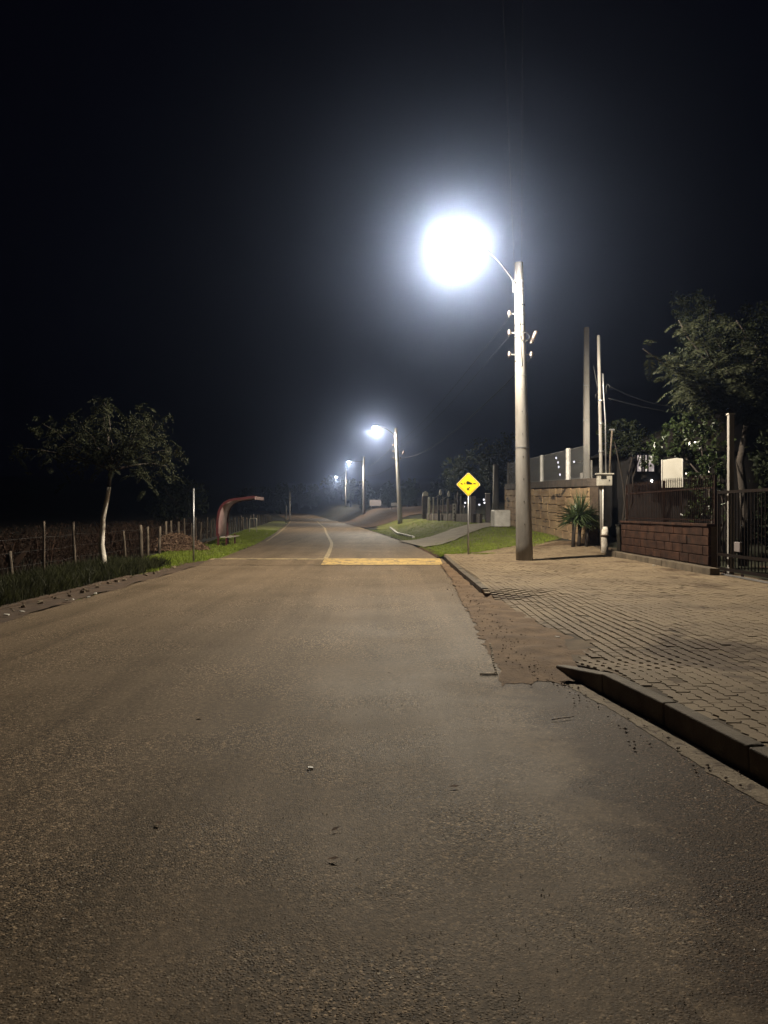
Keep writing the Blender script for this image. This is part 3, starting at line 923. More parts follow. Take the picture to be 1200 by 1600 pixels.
for y0 in (-.005, 1.99):
    b = MB(); b.box((lx - .02, y0, .22), (.07, .07, .55)); b.build('leg', M['red_paint'], bs)
    b = MB(); b.box((lx + .30, y0 + (.08 if y0 < 1 else -.08), .21), (.06, .06, .44)); b.build('bench_leg', M['red_paint'], bs)
b = MB()
for k in range(3): b.box((lx + .12 + k * .15, 1.0, outer[0][1] - .04), (.13, 1.95, .035))
b.build('bench_seat', M['plank'], bs, bevel=.005)

# white pipe frame farther along the left verge
wf = thing('pipe_frame', 'small white pipe frame standing on the left verge past the bus shelter', 'frame', (-8.95, 52.5, g(-8.95, 52.5)))
b = MB(); b.tube([(-.24, 0, 0), (-.24, 0, .9), (-.20, 0, .95), (.20, 0, .95), (.24, 0, .9), (.24, 0, 0)], .028, 8); b.build('hoop', M['white_paint'], wf, True)
b = MB(); b.tube([(-.24, 0, .28), (.24, 0, .28)], .016, 8); b.build('crossbar', M['white_paint'], wf)

# ------------------------------------------------------------------ left wire fence
lf = thing('wire_fence', 'old wire fence of uneven wooden posts along the left field', 'fence', (0, 0, 0))
posts = []
near = [(-7.32, 15.1, .62, .05), (-7.0, 15.8, 1.20, .03), (-7.2, 17.9, 1.16, .035), (-7.2, 21.4, .85, .03), (-7.2, 22.8, 1.0, .06)]
yy = 24.3
while yy < 118:
    near.append((float(fenceL(yy)), yy, random.uniform(.85, 1.25), random.uniform(.03, .06)))
    yy += random.uniform(1.2, 2.4) if yy < 60 else 4.5
near = [(-7.35, 13.0, 1.1, .04), (-7.3, 10.8, .9, .045)] + near
for (x, y, h, r) in near:
    b = MB()
    lx_, ly_ = random.uniform(-.05, .05), random.uniform(-.05, .05)
    z0 = g(x, y)
    b.tube([(x, y, z0 - .2), (x + lx_ * .3, y, z0 + h * .4), (x + lx_ + random.uniform(-.012, .012), y + ly_ * .6, z0 + h * .75), (x + lx_ * 1.1, y + ly_, z0 + h)], [r, r * .95, r * .9, r * .75], 8)
    b.build('post', M['wood'], lf, True)
srt = sorted([q for q in near if q[2] > .8], key=lambda q: q[1])
for zz in (.35, .62, .88):
    b = MB()
    for i in range(len(srt) - 1):
        if srt[i][1] > 60: break
        p, q = srt[i], srt[i + 1]
        m_ = ((p[0] + q[0]) / 2, (p[1] + q[1]) / 2, (g(p[0], p[1]) + g(q[0], q[1])) / 2 + zz - .03)
        b.tube([(p[0], p[1], g(p[0], p[1]) + zz), m_, (q[0], q[1], g(q[0], q[1]) + zz)], .0025, 4, False)
    b.build('wire', M['cable'], lf)

# ------------------------------------------------------------------ trees
def crown_leaves(name, mat, parent, blobs, n, l, w, seed, droop=0.0, up=.3):
    r = np.random.default_rng(seed)
    wts = np.array([bb[1] ** 2 * (bb[2] if len(bb) > 2 else 1) for bb in blobs]); wts = wts / wts.sum()
    k = r.choice(len(blobs), n, p=wts)
    C = np.array([bb[0] for bb in blobs], float)[k]; Rr = np.array([bb[1] for bb in blobs], float)[k]
    d = unit(r.normal(0, 1, (n, 3))); rad = Rr * (.35 + .75 * r.random(n) ** .6)
    c = C + d * rad[:, None] * np.array([1, 1, .8])
    # clumps
    nc = max(8, n // 28)
    cc = c[r.integers(0, n, nc)]
    kk = r.integers(0, nc, n)
    c = np.where((r.random(n) < .75)[:, None], cc[kk] + r.normal(0, .09, (n, 3)) * Rr[:, None] * .9, c)
    u = unit(r.normal(0, 1, (n, 3)) + d * .6 + np.array([0, 0, -droop])); v = unit(np.cross(u, r.normal(0, 1, (n, 3)) + np.array([0, 0, up])))
    return np_mesh(name, leaf_quads(c, u, v, l * (.6 + .8 * r.random(n)), w * (.6 + .8 * r.random(n))), 4, mat, parent)

def frond_leaves(name, mat, parent, bases, dirs, length, nl, ll, lw, seed, droop=.5):
    """pinnate fronds: rows of narrow leaflets on a drooping stalk"""
    r = np.random.default_rng(seed)
    V = []
    for bpt, d in zip(bases, dirs):
        d = np.array(d, float); d /= np.linalg.norm(d)
        L = length * r.uniform(.6, 1.15)
        side = np.cross(d, [0, 0, 1.0]); side /= max(np.linalg.norm(side), 1e-6)
        t = np.linspace(.08, 1, nl)
        pos = np.array(bpt) + d * (t * L)[:, None] + np.array([0, 0, -1.0]) * (droop * L * t ** 2)[:, None]
        tang = d[None] + np.array([0, 0, -1.0]) * (2 * droop * t)[:, None]; tang = unit(tang)
        size = np.sin(np.pi * np.clip(t * .85 + .12, 0, 1)) ** .5
        for sgn in (-1, 1):
            u = unit(side[None] * sgn + tang * .45 + r.normal(0, .13, (nl, 3)) + np.array([0, 0, -.25]))
            c = pos + u * (ll * size / 2)[:, None]
            v = unit(np.cross(u, np.cross(tang, u) + r.normal(0, .25, (nl, 3))))
            V.append(leaf_quads(c, u, v, ll * size, lw))
        # stalk as a slender three-sided strip
    return np_mesh(name, np.concatenate(V), 4, mat, parent)

def limbs(mb, base, tips, r0, r1, seed, kink=.15):
    r = random.Random(seed)
    for tp in tips:
        a = Vector(base); c = Vector(tp)
        pts = [a]
        for k in range(1, 5):
            t = k / 5
            pts.append(a.lerp(c, t) + Vector((r.uniform(-kink, kink), r.uniform(-kink, kink), r.uniform(0, kink))))
        pts.append(c)
        mb.tube(pts, [r0 + (r1 - r0) * i / 5 for i in range(6)], 7)

# left roadside tree, white-washed trunk
TX, TY = -6.82, 18.7
tz = g(TX, TY)
tr = thing('roadside_tree', 'slender tree with whitewashed trunk and wide feathery crown on the left verge', 'tree', (TX, TY, tz))
def tp(xp, yp, D=TY): return ((xp - 600) / 1200 * D - TX, 0, CAMZ + (800 - yp) * D / 1200 - tz)
tpts = [tp(x, y) for x, y in ((162, 893), (160.5, 870), (158, 850), (160, 830), (161, 812), (165, 792), (168.5, 775), (170, 761))]
b = MB(); b.tube([(p[0], 0.02 * math.sin(i), p[2] if i else -.15) for i, p in enumerate(tpts)], [.10, .078, .068, .062, .058, .055, .050, .048], 12)
b.build('trunk', M['white_bark'], tr, True)
b = MB(); t0 = tp(170, 760.5)
t1_ = tp(173, 735)
b.tube([t0, tp(171.5, 748), t1_], [.046, .044, .042], 10)
tips = [tp(*q) for q in ((78, 665), (112, 655), (138, 620), (175, 655), (215, 655), (250, 665), (262, 705), (95, 700), (48, 705), (190, 690), (232, 690), (245, 725), (225, 665), (150, 690))]
tips = [(q[0], random.uniform(-1.1, 1.1), q[2]) for q in tips]
limbs(b, t1_, tips, .036, .010, 3, .12)
b.build('limbs', M['bark'], tr, True)
bases = []; dirs = []
rr = np.random.default_rng(4)
for q in tips:
    big = 20
    for k in range(big):
        f = rr.uniform(.35, 1.05)
        p = Vector(t1_).lerp(Vector(q), f)
        a = rr.uniform(0, 6.28)
        bases.append((p.x + rr.normal(0, .2), p.y + rr.normal(0, .2), p.z + rr.normal(.0, .22)))
        dirs.append((math.cos(a) + (q[0]) * .2, math.sin(a), rr.uniform(-.5, .55)))
frond_leaves('crown', M['feather_leaf'], tr, bases, dirs, .38, 14, .11, .020, 8, .6)
crown_leaves('crown', M['feather_leaf'], tr, [((q[0] * .93, q[1] * .8, q[2] - .08), .38 + .16 * (q[0] > .2), 1) for q in tips] + [((t1_[0] + random.uniform(-.9, 1.1), random.uniform(-.7, .7), t1_[2] + random.uniform(.25, .8)), .42, 1) for _ in range(8)], 4600, .085, .024, 77, .5)

# right: the big feathery tree
ft = thing('feathery_tree', 'tall feathery tree with drooping fronds behind the railing on the right', 'tree', (9.6, 20.5, .2))
b = MB(); b.tube([(0, 0, -.2), (.05, 0, 1.2), (-.05, .1, 2.6), (.1, 0, 3.6)], [.13, .11, .10, .085], 10)
def fp(xp, yp, D): return ((xp - 600) / 1200 * D - 9.6, D - 20.5, CAMZ + (800 - yp) * D / 1200 - .2)
tips = [fp(*q) for q in ((1005, 545, 19), (1040, 560, 18.5), (1070, 600, 18.5), (1060, 500, 20), (1110, 480, 21), (1150, 500, 20), (1180, 540, 19), (1100, 540, 18.5), (1135, 580, 18), (1190, 600, 18), (1160, 640, 19), (1215, 520, 21), (1230, 620, 19), (1090, 570, 21))]
limbs(b, (.1, 0, 3.6), tips, .06, .014, 5, .18)
b.build('trunk', M['bark'], ft, True)
bases = []; dirs = []
for q in tips:
    for k in range(34):
        f = rr.uniform(.35, 1.0)
        p = Vector((.1, 0, 3.6)).lerp(Vector(q), f)
        a = rr.uniform(0, 6.28)
        bases.append((p.x + rr.uniform(-.25, .25), p.y + rr.uniform(-.3, .3), p.z + rr.uniform(-.15, .25)))
        dirs.append((math.cos(a) - .5, math.sin(a) - .25, rr.uniform(.0, .9)))
frond_leaves('crown', M['feather_leaf'], ft, bases, dirs, .62, 18, .19, .030, 9, .65)
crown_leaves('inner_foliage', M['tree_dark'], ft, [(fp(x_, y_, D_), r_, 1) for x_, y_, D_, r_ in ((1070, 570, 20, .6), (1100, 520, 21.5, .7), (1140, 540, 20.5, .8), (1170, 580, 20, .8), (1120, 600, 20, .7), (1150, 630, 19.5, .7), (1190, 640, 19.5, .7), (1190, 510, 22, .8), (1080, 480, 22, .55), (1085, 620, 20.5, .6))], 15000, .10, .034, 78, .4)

# right: glossy broad-leaved bush over the railing
gb = thing('glossy_bush', 'dense bush of glossy leaves spilling over the railing around the white panel', 'bush', (9.0, 20.0, .2))
def bp(xp, yp, D): return ((xp - 600) / 1200 * D - 9.0, D - 20.0, CAMZ + (800 - yp) * D / 1200 - .2)
b = MB(); limbs(b, (0, 0, -.1), [bp(1060, 690, 22.5), bp(1095, 680, 20.5), bp(1115, 700, 19.5), bp(1125, 760, 19)], .05, .015, 8, .2); b.build('stems', M['bark'], gb, True)
blobs = [(bp(x, y, D), r_, 1) for x, y, D, r_ in ((1025, 705, 22.5, .42), (1040, 690, 22.2, 0.5), (1062, 672, 22.2, 0.5), (1085, 665, 19.5, .55), (1108, 690, 19.2, .6), (1090, 712, 22.2, 0.55), (1118, 730, 19, .5), (1085, 745, 22.2, 0.4), (1100, 770, 19, .45), (1118, 800, 18.8, .4), (1092, 800, 19.2, .35), (1065, 700, 22.2, 0.4), (1010, 722, 22.2, 0.25))]
crown_leaves('leaves', M['gloss_leaf'], gb, blobs, 4200, .135, .062, 21, .4)

hb = thing('dark_shrub', 'dark shrub behind the meter box, in front of the lit window', 'bush', (8.6, 27.5, .3))
def hp(xp, yp, D): return ((xp - 600) / 1200 * D - 8.6, D - 27.5, CAMZ + (800 - yp) * D / 1200 - .3)
b = MB(); limbs(b, (0, 0, -.1), [hp(960, 690, 27), hp(985, 690, 27.5), hp(1000, 680, 28)], .05, .015, 9, .15); b.build('stems', M['bark'], hb, True)
crown_leaves('leaves', M['tree_dark'], hb, [(hp(x, y, 27.5), r_, 1) for x, y, r_ in ((955, 675, .45), (975, 672, .55), (995, 682, .5), (965, 695, .5), (985, 700, .4), (1010, 690, .4))], 3600, .11, .045, 22)

vb = thing('climbing_hedge', 'dark hedge of broad leaves behind the gate at the right edge', 'hedge', (9.3, 16.0, .1))
b = MB(); limbs(b, (0, 0, -.1), [(-.6, .2, 2.4), (.3, -.6, 2.8), (.2, .6, 2.6), (-.2, -1.0, 2.0)], .05, .015, 19, .2); b.build('stems', M['bark'], vb, True)
crown_leaves('leaves', M['tree_dark'], vb, [((-.4 + .3 * i % 1, -2.2 + .5 * i, 1.0 + .9 * (i % 3)), .75, 1) for i in range(10)], 7000, .13, .07, 23)
for i, (xx, yy2, hh_) in enumerate(((14.0, 24.0, 5.6), (11.9, 17.2, 6.4))):
    dt = thing('garden_tree', ['bushy dark garden tree standing before the house on the right', 'tall dark garden tree rising at the right edge'][i], 'tree', (xx, yy2, .2), 0, 'dark garden trees')
    b = MB(); b.tube([(0, 0, -.2), (.05, 0, 1.5), (0, 0, 3)], [.14, .12, .1], 9); limbs(b, (0, 0, 3), [(1, 0, 4.4), (-1, .3, 4.5), (.2, -1, 4.8), (0, .9, 5)], .07, .02, 30 + i); b.build('trunk', M['bark'], dt, True)
    crown_leaves('crown', M['tree_dark'], dt, [((random.uniform(-1.3, 1.3), random.uniform(-1.1, 1.1), hh_ * random.uniform(.42, .95)), random.uniform(.6, 1.0), 1) for _ in range(11)], 9000, .15, .07, 40 + i)

# ------------------------------------------------------------------ spiky plant, trunks
yk = thing('spiky_plant', 'spiky rosette plant with long pointed leaves on short dark trunks by the stone wall', 'plant', (6.62, 26.4, float(pave_z(6.6, 26.4)) - .02))
for k, (dx, dy, hh_) in enumerate(((-.12, 0, .92), (.10, .1, .88), (.32, -.05, .75))):
    b = MB(); b.tube([(dx, dy, -.05), (dx + .02, dy, hh_ * .5), (dx + .05, dy, hh_)], [.07, .06, .075], 9); b.build('trunk', M['bark'], yk, True)
V = []
for (dx, dy, hh_, nn, L) in ((-.08, 0, .95, 120, .85), (.15, .1, 1.1, 150, 1.0), (.42, 0, .85, 90, .7)):
    for i in range(nn):
        a = rr.uniform(0, 6.28); el = rr.uniform(-.35, 1.35)
        d = np.array([math.cos(a) * math.cos(el), math.sin(a) * math.cos(el), math.sin(el)])
        s_ = np.cross(d, [0, 0, 1]); s_ /= max(np.linalg.norm(s_), 1e-6)
        l = L * rr.uniform(.55, 1.05); w = .018
        o_ = np.array([dx, dy, hh_]); m1 = o_ + d * l * .5 + np.array([0, 0, -.03 * l]); e = o_ + d * l + np.array([0, 0, -.18 * l * (1.2 - abs(el))])
        V.append(np.stack([o_ - s_ * w * .5, o_ + s_ * w * .5, m1 + s_ * w, e, m1 - s_ * w]))
np_mesh('leaves', np.concatenate(V), 5, M['yucca'], yk)

# brush heap on the left
bh = thing('brush_heap', 'low heap of cut brown branches lying on the left verge before the bus shelter', 'heap', (-7.6, 28.0, g(-7.6, 28)))
n = 7000
a = rr.random(n) * 6.28; q = np.sqrt(rr.random(n))
hx, hy = q * np.cos(a) * 1.25, q * np.sin(a) * 1.1
hz = (1 - q ** 1.6) * .62 * rr.random(n) ** .5 + .03
c = np.stack([hx, hy, hz], -1)
u = unit(rr.normal(0, 1, (n, 3)) * np.array([1, 1, .5])); v = unit(np.cross(u, rr.normal(0, 1, (n, 3))))
np_mesh('withered_leaves', leaf_quads(c, u, v, .06 + .08 * rr.random(n), .02 + .03 * rr.random(n)), 4, M['brush'], bh)
b = MB()
for i in range(130):
    a = random.uniform(0, 6.28); q = math.sqrt(random.random()) * .9
    c = Vector((q * math.cos(a) * 1.1, q * math.sin(a), (1 - q) * .5 + .08)); d = Vector((random.gauss(0, 1), random.gauss(0, 1), random.gauss(0, .35))).normalized() * random.uniform(.15, .5)
    b.tube([c - d, c + d * .3 + Vector((0, 0, .05)), c + d], [.012, .009, .005], 5)
b.build('branches', M['twig'], bh)

# ------------------------------------------------------------------ stone wall with post and mesh fence
WX = 7.2
sw = thing('stone_wall', 'ochre stained stone block retaining wall behind the nearest lamp pole', 'wall', (WX, 27.0, 0))
def topz(y): return np.interp(y, [27, 45.5], [2.62, 3.08])
b = MB()
vs = []
for y in (0, 18.5):
    for x, z in ((.04, g(WX, 27 + y) - .4), (.04, topz(27 + y) - .28), (.34, topz(27 + y) - .28), (.34, g(WX, 27 + y) - .4)):
        vs.append((x, y, z))
b.add(vs, [(0, 1, 2, 3), (4, 7, 6, 5), (0, 4, 5, 1), (1, 5, 6, 2), (2, 6, 7, 3), (3, 7, 4, 0)])
b.build('core', M['mortar'], sw)
b = MB()
rw = random.Random(3)
row_h = .34
y = 0.0; rows = 8
for rI in range(rows):
    y = -.0
    k = 0
    while y < 18.45:
        L = rw.uniform(1.0, 1.9)
        L = min(L, 18.5 - y)
        zt = float(topz(27 + y)) - .30 - rI * row_h
        if zt > g(WX, 27 + y) - .3:
            b.box((.02 + rw.uniform(-.012, .006), y + L / 2, zt - row_h / 2), (.06, L - .05, row_h - .022))
        y += L; k += 1
b.build('blocks', M['stone'], sw, bevel=.010)
# end face blocks (towards the road mouth)
b = MB()
for y0, y1 in ((0, 4.6), (4.62, 12.2), (12.23, 18.5)):
    z0, z1 = float(topz(27 + y0)), float(topz(27 + y1))
    d_ = rw.uniform(-.02, .03)
    vs = []
    for yv, zt in ((y0, z0 + d_), (y1, z1 + d_)):
        for x, z in ((-.04, zt - .29), (-.05, zt), (.42, zt), (.42, zt - .29)): vs.append((x, yv, z))
    b.add(vs, [(0, 1, 2, 3), (4, 7, 6, 5), (0, 4, 5, 1), (1, 5, 6, 2), (2, 6, 7, 3), (3, 7, 4, 0)])
b.build('cap_course', M['stone_cap'], sw, bevel=.012)
b = MB(); b.box((.17, 18.56, 1.7), (.42, .1, 2.6)); b.build('end_face', M['stone'], sw, bevel=.01)

mf = thing('mesh_fence', 'grey wire mesh fence with white round posts on top of the stone wall', 'fence', (WX + .12, 27.0, 0))
for (yy2, r_, hh_) in ((3.5, .10, 1.27), (8.6, .09, 1.25), (13.2, .07, 1.22), (18.3, .06, 1.3)):
    z0 = float(topz(27 + yy2))
    b = MB(); b.lathe((0, yy2, z0), [(r_ * 1.5, -.02), (r_ * 1.5, .02), (r_, .03), (r_, hh_ - .03), (r_ * .9, hh_)], 16)
    po = b.build('post', M['white_paint'] if yy2 < 10 else M['concrete'], mf, True)
b = MB()
y = .6
cell = .085
ht = 1.18
for sgn in (-1, 1):
    yy2 = -ht if sgn > 0 else 0.0
    while yy2 < 18.4 + (ht if sgn < 0 else 0):
        ya, yb = yy2, yy2 + sgn * ht
        pts = []
        t0_, t1__ = 0.0, 1.0
        # clip to [.6,18.3]
        def cl(t): return ya + (yb - ya) * t
        lo, hi = .6, 18.3
        ta = [(lo - ya) / (yb - ya), (hi - ya) / (yb - ya)]
        t0_, t1__ = max(0, min(ta)), min(1, max(ta))
        if t1__ > t0_:
            P0 = (0, cl(t0_), float(topz(27 + cl(t0_))) + .04 + ht * t0_); P1_ = (0, cl(t1__), float(topz(27 + cl(t1__))) + .04 + ht * t1__)
            b.tube([P0, P1_], .0022, 3, False)
        yy2 += cell
for zz in (.05, ht + .03):
    b.tube([(0, .6, float(topz(27.6)) + zz), (0, 18.3, float(topz(45.3)) + zz)], .008, 5, False)
# return panel across the far end
for sgn in (-1, 1):
    for k in range(40):
        xa = k * cell - (ht if sgn > 0 else 0); xb = xa + sgn * ht
        t0_ = max(0, min((0 - xa) / (xb - xa), (2.2 - xa) / (xb - xa))); t1__ = min(1, max((0 - xa) / (xb - xa), (2.2 - xa) / (xb - xa)))
        if t1__ > t0_:
            b.tube([(xa + (xb - xa) * t0_, 18.3, 3.12 + ht * t0_), (xa + (xb - xa) * t1__, 18.3, 3.12 + ht * t1__)], .0022, 3, False)
b.build('mesh', M['steel_mesh'], mf)

# pale concrete tank at the far end of the wall
ct = thing('concrete_block', 'pale rounded concrete block standing on the grass at the far end of the stone wall', 'block', (6.45, 42.5, g(6.45, 42.5) - .02), .1)
b = MB(); b.box((0, 0, .48), (.92, .9, .98)); b.build('block_body', M['white_paint'], ct, bevel=.09, seg=4)
b = MB(); b.box((0, 0, .03), (1.0, .98, .07)); b.build('footing', M['mortar'], ct)

# plain concrete pole behind the wall
bp_ = thing('concrete_pole', 'plain square concrete pole behind the stone wall, left of the service pole', 'pole', (7.52 + .1, 28.9, .3))
b = MB(); b.prism([(-.115, -.13), (.115, -.13), (.115, .13), (-.115, .13)], 'z', -.3, 8.1)
o = b.build('shaft', M['concrete'], bp_, bevel=.02)
for v_ in o.data.vertices:
    if v_.co.z > 1: v_.co.x *= .72; v_.co.y *= .72
b = MB(); b.box((.17, .02, 1.5), (.07, .2, 3.2)); b.build('stiffener', M['concrete'], bp_, bevel=.01)
b = MB(); b.box((-.18, 0, 2.15), (.10, .16, .95)); b.build('riser_cover', M['concrete'], bp_, bevel=.01)
for zz in (4.6, 5.9):
    b = MB(); b.box((0, 0, zz), (.21, .25, .03)); b.build('strap', M['galv'], bp_)

# service pole with conduits, meter box
sp = thing('service_pole', 'thin grey service pole with conduit pipes and a meter box', 'pole', (7.12, 25.0, .2))
b = MB(); b.tube([(-.02, 0, 0), (-.06, 0, 3), (-.13, .02, 7.0)], [.062, .058, .05], 12); b.build('shaft', M['concrete'], sp, True)
b = MB(); b.tube([(.10, -.03, 2.3), (.08, -.03, 4.2), (.02, -.02, 5.2), (.00, -.02, 5.75)], .026, 8); b.build('conduit', M['galv'], sp, True)
b = MB(); b.tube([(.22, -.02, 2.3), (.24, -.02, 3.1), (.26, -.02, 3.35), (.30, -.02, 3.9)], .03, 8); b.build('conduit', M['wood'], sp, True)
b = MB(); b.box((.30, 0, 3.93), (.16, .05, .05)); b.build('conduit_cap', M['galv'], sp)
b = MB()
b.tube([(-.30, 0, 6.0), (-.18, 0, 5.35), (-.10, 0, 5.1)], .012, 6); b.tube([(-.22, 0, 4.95), (-.24, 0, 5.05), (-.20, 0, 5.12), (-.14, 0, 5.05)], .010, 6)
b.tube([(.12, 0, 5.1), (.11, 0, 5.32), (.16, 0, 5.42), (.22, 0, 5.36), (.22, 0, 5.28)], .014, 6)
b.build('cable_hook', M['cable'], sp, True)
for zz in (3.2, 4.1, 4.85): 
    b = MB(); b.lathe((-.06, 0, zz), [(.085, 0), (.085, .05)], 14); b.build('strap', M['galv'], sp)
bx, bz = -.0, 2.28
b = MB(); b.box((.02, -.12, bz + .0), (.46, .20, .36)); mb_ = b.build('meter_box', M['box_plastic'], sp, bevel=.015)
b = MB(); b.box((.02, -.13, bz + .20), (.56, .26, .045)); b.build('lid', M['box_plastic'], mb_, bevel=.012)
b = MB(); b.box((-.03, -.224, bz + .09), (.17, .012, .10)); b.lathe((-.03, -.224, bz + .09), [(.001, 0), (.001, .001)], 4); b.build('window', M['dark'], mb_)
b = MB(); b.box((.15, -.224, bz - .01), (.022, .012, .05)); b.build('latch', M['dark'], mb_)
b = MB(); b.tube([(-.02, -.10, bz - .18), (-.02, -.10, .55)], .022, 8); b.build('drop_pipe', M['white_paint'], sp, True)
wire('upper of two wires sagging right from the service pole into the trees', (7.34, 25, 5.55), (12.6, 30, 5.7), .35, .007, 'alu_cable')
wire('lower of two wires running right from the service pole into the trees', (7.3, 25, 5.15), (12.6, 29, 5.0), .1, .006, 'alu_cable')

# stub of a whitewashed stone post, black bin
st = thing('stone_stub', 'short rough whitewashed stone post at the foot of the service pole', 'post', (7.05, 24.55, .12))
b = MB(); b.tube([(0, 0, -.05), (.01, 0, .25), (-.01, 0, .5), (.02, 0, .72), (.02, 0, .86)], [.12, .115, .10, .11, .07], 9); o = b.build('stub', M['white_bark'], st, True)
b = MB(); b.lathe((0, 0, .55), [(.13, 0), (.14, .03), (.13, .06)], 9); b.build('collar', M['mortar'], st, True)
bn = thing('waste_bin', 'black square waste bin at the left end of the red block wall', 'bin', (7.42, 23.75, .14))
b = MB(); b.prism([(-.19, -.19), (.19, -.19), (.19, .19), (-.19, .19)], 'z', 0, .88); o = b.build('body', M['bin'], bn, bevel=.02)
for v_ in o.data.vertices:
    if v_.co.z < .1: v_.co.x *= .86; v_.co.y *= .86
b = MB(); b.box((0, 0, .905), (.43, .43, .045)); b.build('lid', M['bin'], bn, bevel=.012)

# ------------------------------------------------------------------ red block wall, railing, step
rwl = thing('block_wall', 'low wall of dark red stone blocks under the railing on the right', 'wall', (7.1, 16.8, .0))
b = MB(); b.box((.13, 3.1, .66), (.16, 6.18, .94)); b.build('core', M['mortar'], rwl)
b = MB(); rw = random.Random(9)
for r_i in range(4):
    y = -(.3 if r_i % 2 else 0) ; zt = .28 + r_i * .215
    y = 0.0
    first = True
    while y < 6.19:
        L = rw.uniform(.52, .66) if not (first and r_i % 2) else .3
        first = False
        L = min(L, 6.2 - y)
        if L > .06:
            b.box((.03 + rw.uniform(-.006, .008), y + L / 2, zt + .10), (.07, L - .012, .203))
            b.box((.235, y + L / 2, zt + .10), (.06, L - .012, .203))
        y += L
b.build('blocks', M['redblock'], rwl, bevel=.014)
b = MB()
for k in range(7): b.box((.13 + rw.uniform(-.005, .005), .44 + k * .886, 1.16), (.34, .875, .06))
b.build('coping', M['redblock'], rwl, bevel=.012)
b = MB()
for k in range(9): b.box((.13, .0 + .345 + k * .69, .24), (.0, .0, .0))
kb = thing('concrete_step', 'long weathered concrete step at the foot of the red block wall', 'step', (6.84, 16.1, .1))
b = MB()
for k in range(8): b.box((.10 + rw.uniform(-.005, .005), .47 + k * .94, .075 + rw.uniform(-.004, .004)), (.21, .932, .19))
b.build('blocks', M['kerb'], kb, bevel=.014)

rl = thing('iron_railing', 'dark spear-topped iron railing on top of the red block wall', 'railing', (7.23, 16.8, 1.19))
y = .1
while y < 6.1:
    b = MB()
    h_ = 1.02
    b.tube([(0, y, 0), (0, y, h_)], .010, 6)
    b.prism([(-.026, h_), (.026, h_), (.0, h_ + .11)], 'x', -.006, .006) if False else None
    b.add([(0, y - .024, h_), (0, y + .024, h_), (0, y, h_ + .10), (.012, y, h_ + .03), (-.012, y, h_ + .03), (0, y, h_ - .03)],
          [(0, 3, 2), (3, 1, 2), (1, 4, 2), (4, 0, 2), (0, 5, 3), (3, 5, 1), (1, 5, 4), (4, 5, 0)])
    b.build('bar', M['rust_iron'], rl)
    y += .125
for zz in (.08, .80):
    b = MB(); b.box((.014, 3.1, zz), (.012, 6.15, .035)); b.build('rail', M['rust_iron'], rl)
for yy2 in (.03, 3.1, 6.17):
    b = MB(); b.box((.03, yy2, .52), (.05, .05, 1.1)); b.build('stanchion', M['rust_iron'], rl)

# white panel behind the railing
wp = thing('white_panel', 'white rectangular notice board on thin legs behind the spear railing', 'board', (7.62, 20.3, .2), R(-36))
zb = CAMZ + (800 - 762) * 20.3 / 1200 - .2; zt = CAMZ + (800 - 717) * 20.3 / 1200 - .2
b = MB(); b.prism([(-.28, zb), (.29, zb), (.28, zt - .01), (.12, zt + .02), (-.28, zt - .03)], 'y', -.02, .02); bd = b.build('board', M['white_board'], wp, bevel=.006)
b = MB(); b.box((-.265, -.026, (zb + zt) / 2), (.022, .012, zt - zb - .02)); b.box((.27, -.026, (zb + zt) / 2), (.016, .012, zt - zb - .02)); b.build('edge_strip', M['white_paint'], bd)
for r_i, (c0, c1) in enumerate(((-.20, .22), (-.18, .24), (-.20, .15))):
    x = c0; b = MB()
    while x < c1:
        w = rw.uniform(.012, .03)
        b.box((x, -.0215, zb + .235 - r_i * .04), (w, .003, .016)); x += w + .012
    b.build('faded_print', M['board_text'], bd)
for xx in (-.22, .22):
    b = MB(); b.tube([(xx, .035, 0), (xx, .035, zt - .1)], .018, 8); b.build('leg', M['iron'], wp)

# gate, pillar, track
gt = thing('sliding_gate', 'dark iron sliding gate at the right edge beyond the paving', 'gate', (7.22, 12.0, .12))
b = MB()
for zz in (.12, .42, 1.75): b.box((0, 2.3, zz), (.045, 4.6, .06))
for yy2 in (.03, 2.3, 4.57): b.box((0, yy2, .94), (.05, .05, 1.68))
b.build('gate_frame', M['iron'], gt)
y = .15
while y < 4.5:
    b = MB(); b.box((.0, y, .95), (.018, .018, 1.56)); b.build('bar', M['iron'], gt); y += .14
for yy2 in (1.0, 2.2, 3.4, 4.2):
    b = MB(); b.prism([(.045 * math.cos(a * .5236) + yy2, .045 * math.sin(a * .5236) + .05) for a in range(12)], 'x', -.045, -.025); b.build('roller', M['rust_iron'], gt)
b = MB(); b.box((-.03, 3.6, .62), (.05, .26, .20)); b.build('lock_box', M['grey_panel'], gt, bevel=.01)
tk = tag((lambda bb: bb.build('gate_track', M['galv']))(MB().box((7.13, 13.7, .142), (.04, 5.0, .03))), 'thin bright steel track along the foot of the sliding gate', 'gate track')
pp = thing('gate_post', 'tall pale square post at the left end of the sliding gate', 'post', (7.38, 16.35, .1))
b = MB(); b.box((0, 0, 1.72), (.11, .11, 3.4)); b.build('shaft', M['concrete'], pp, bevel=.008)
b = MB(); b.box((0, 0, 3.435), (.14, .14, .03)); b.build('cap', M['box_plastic'], pp)

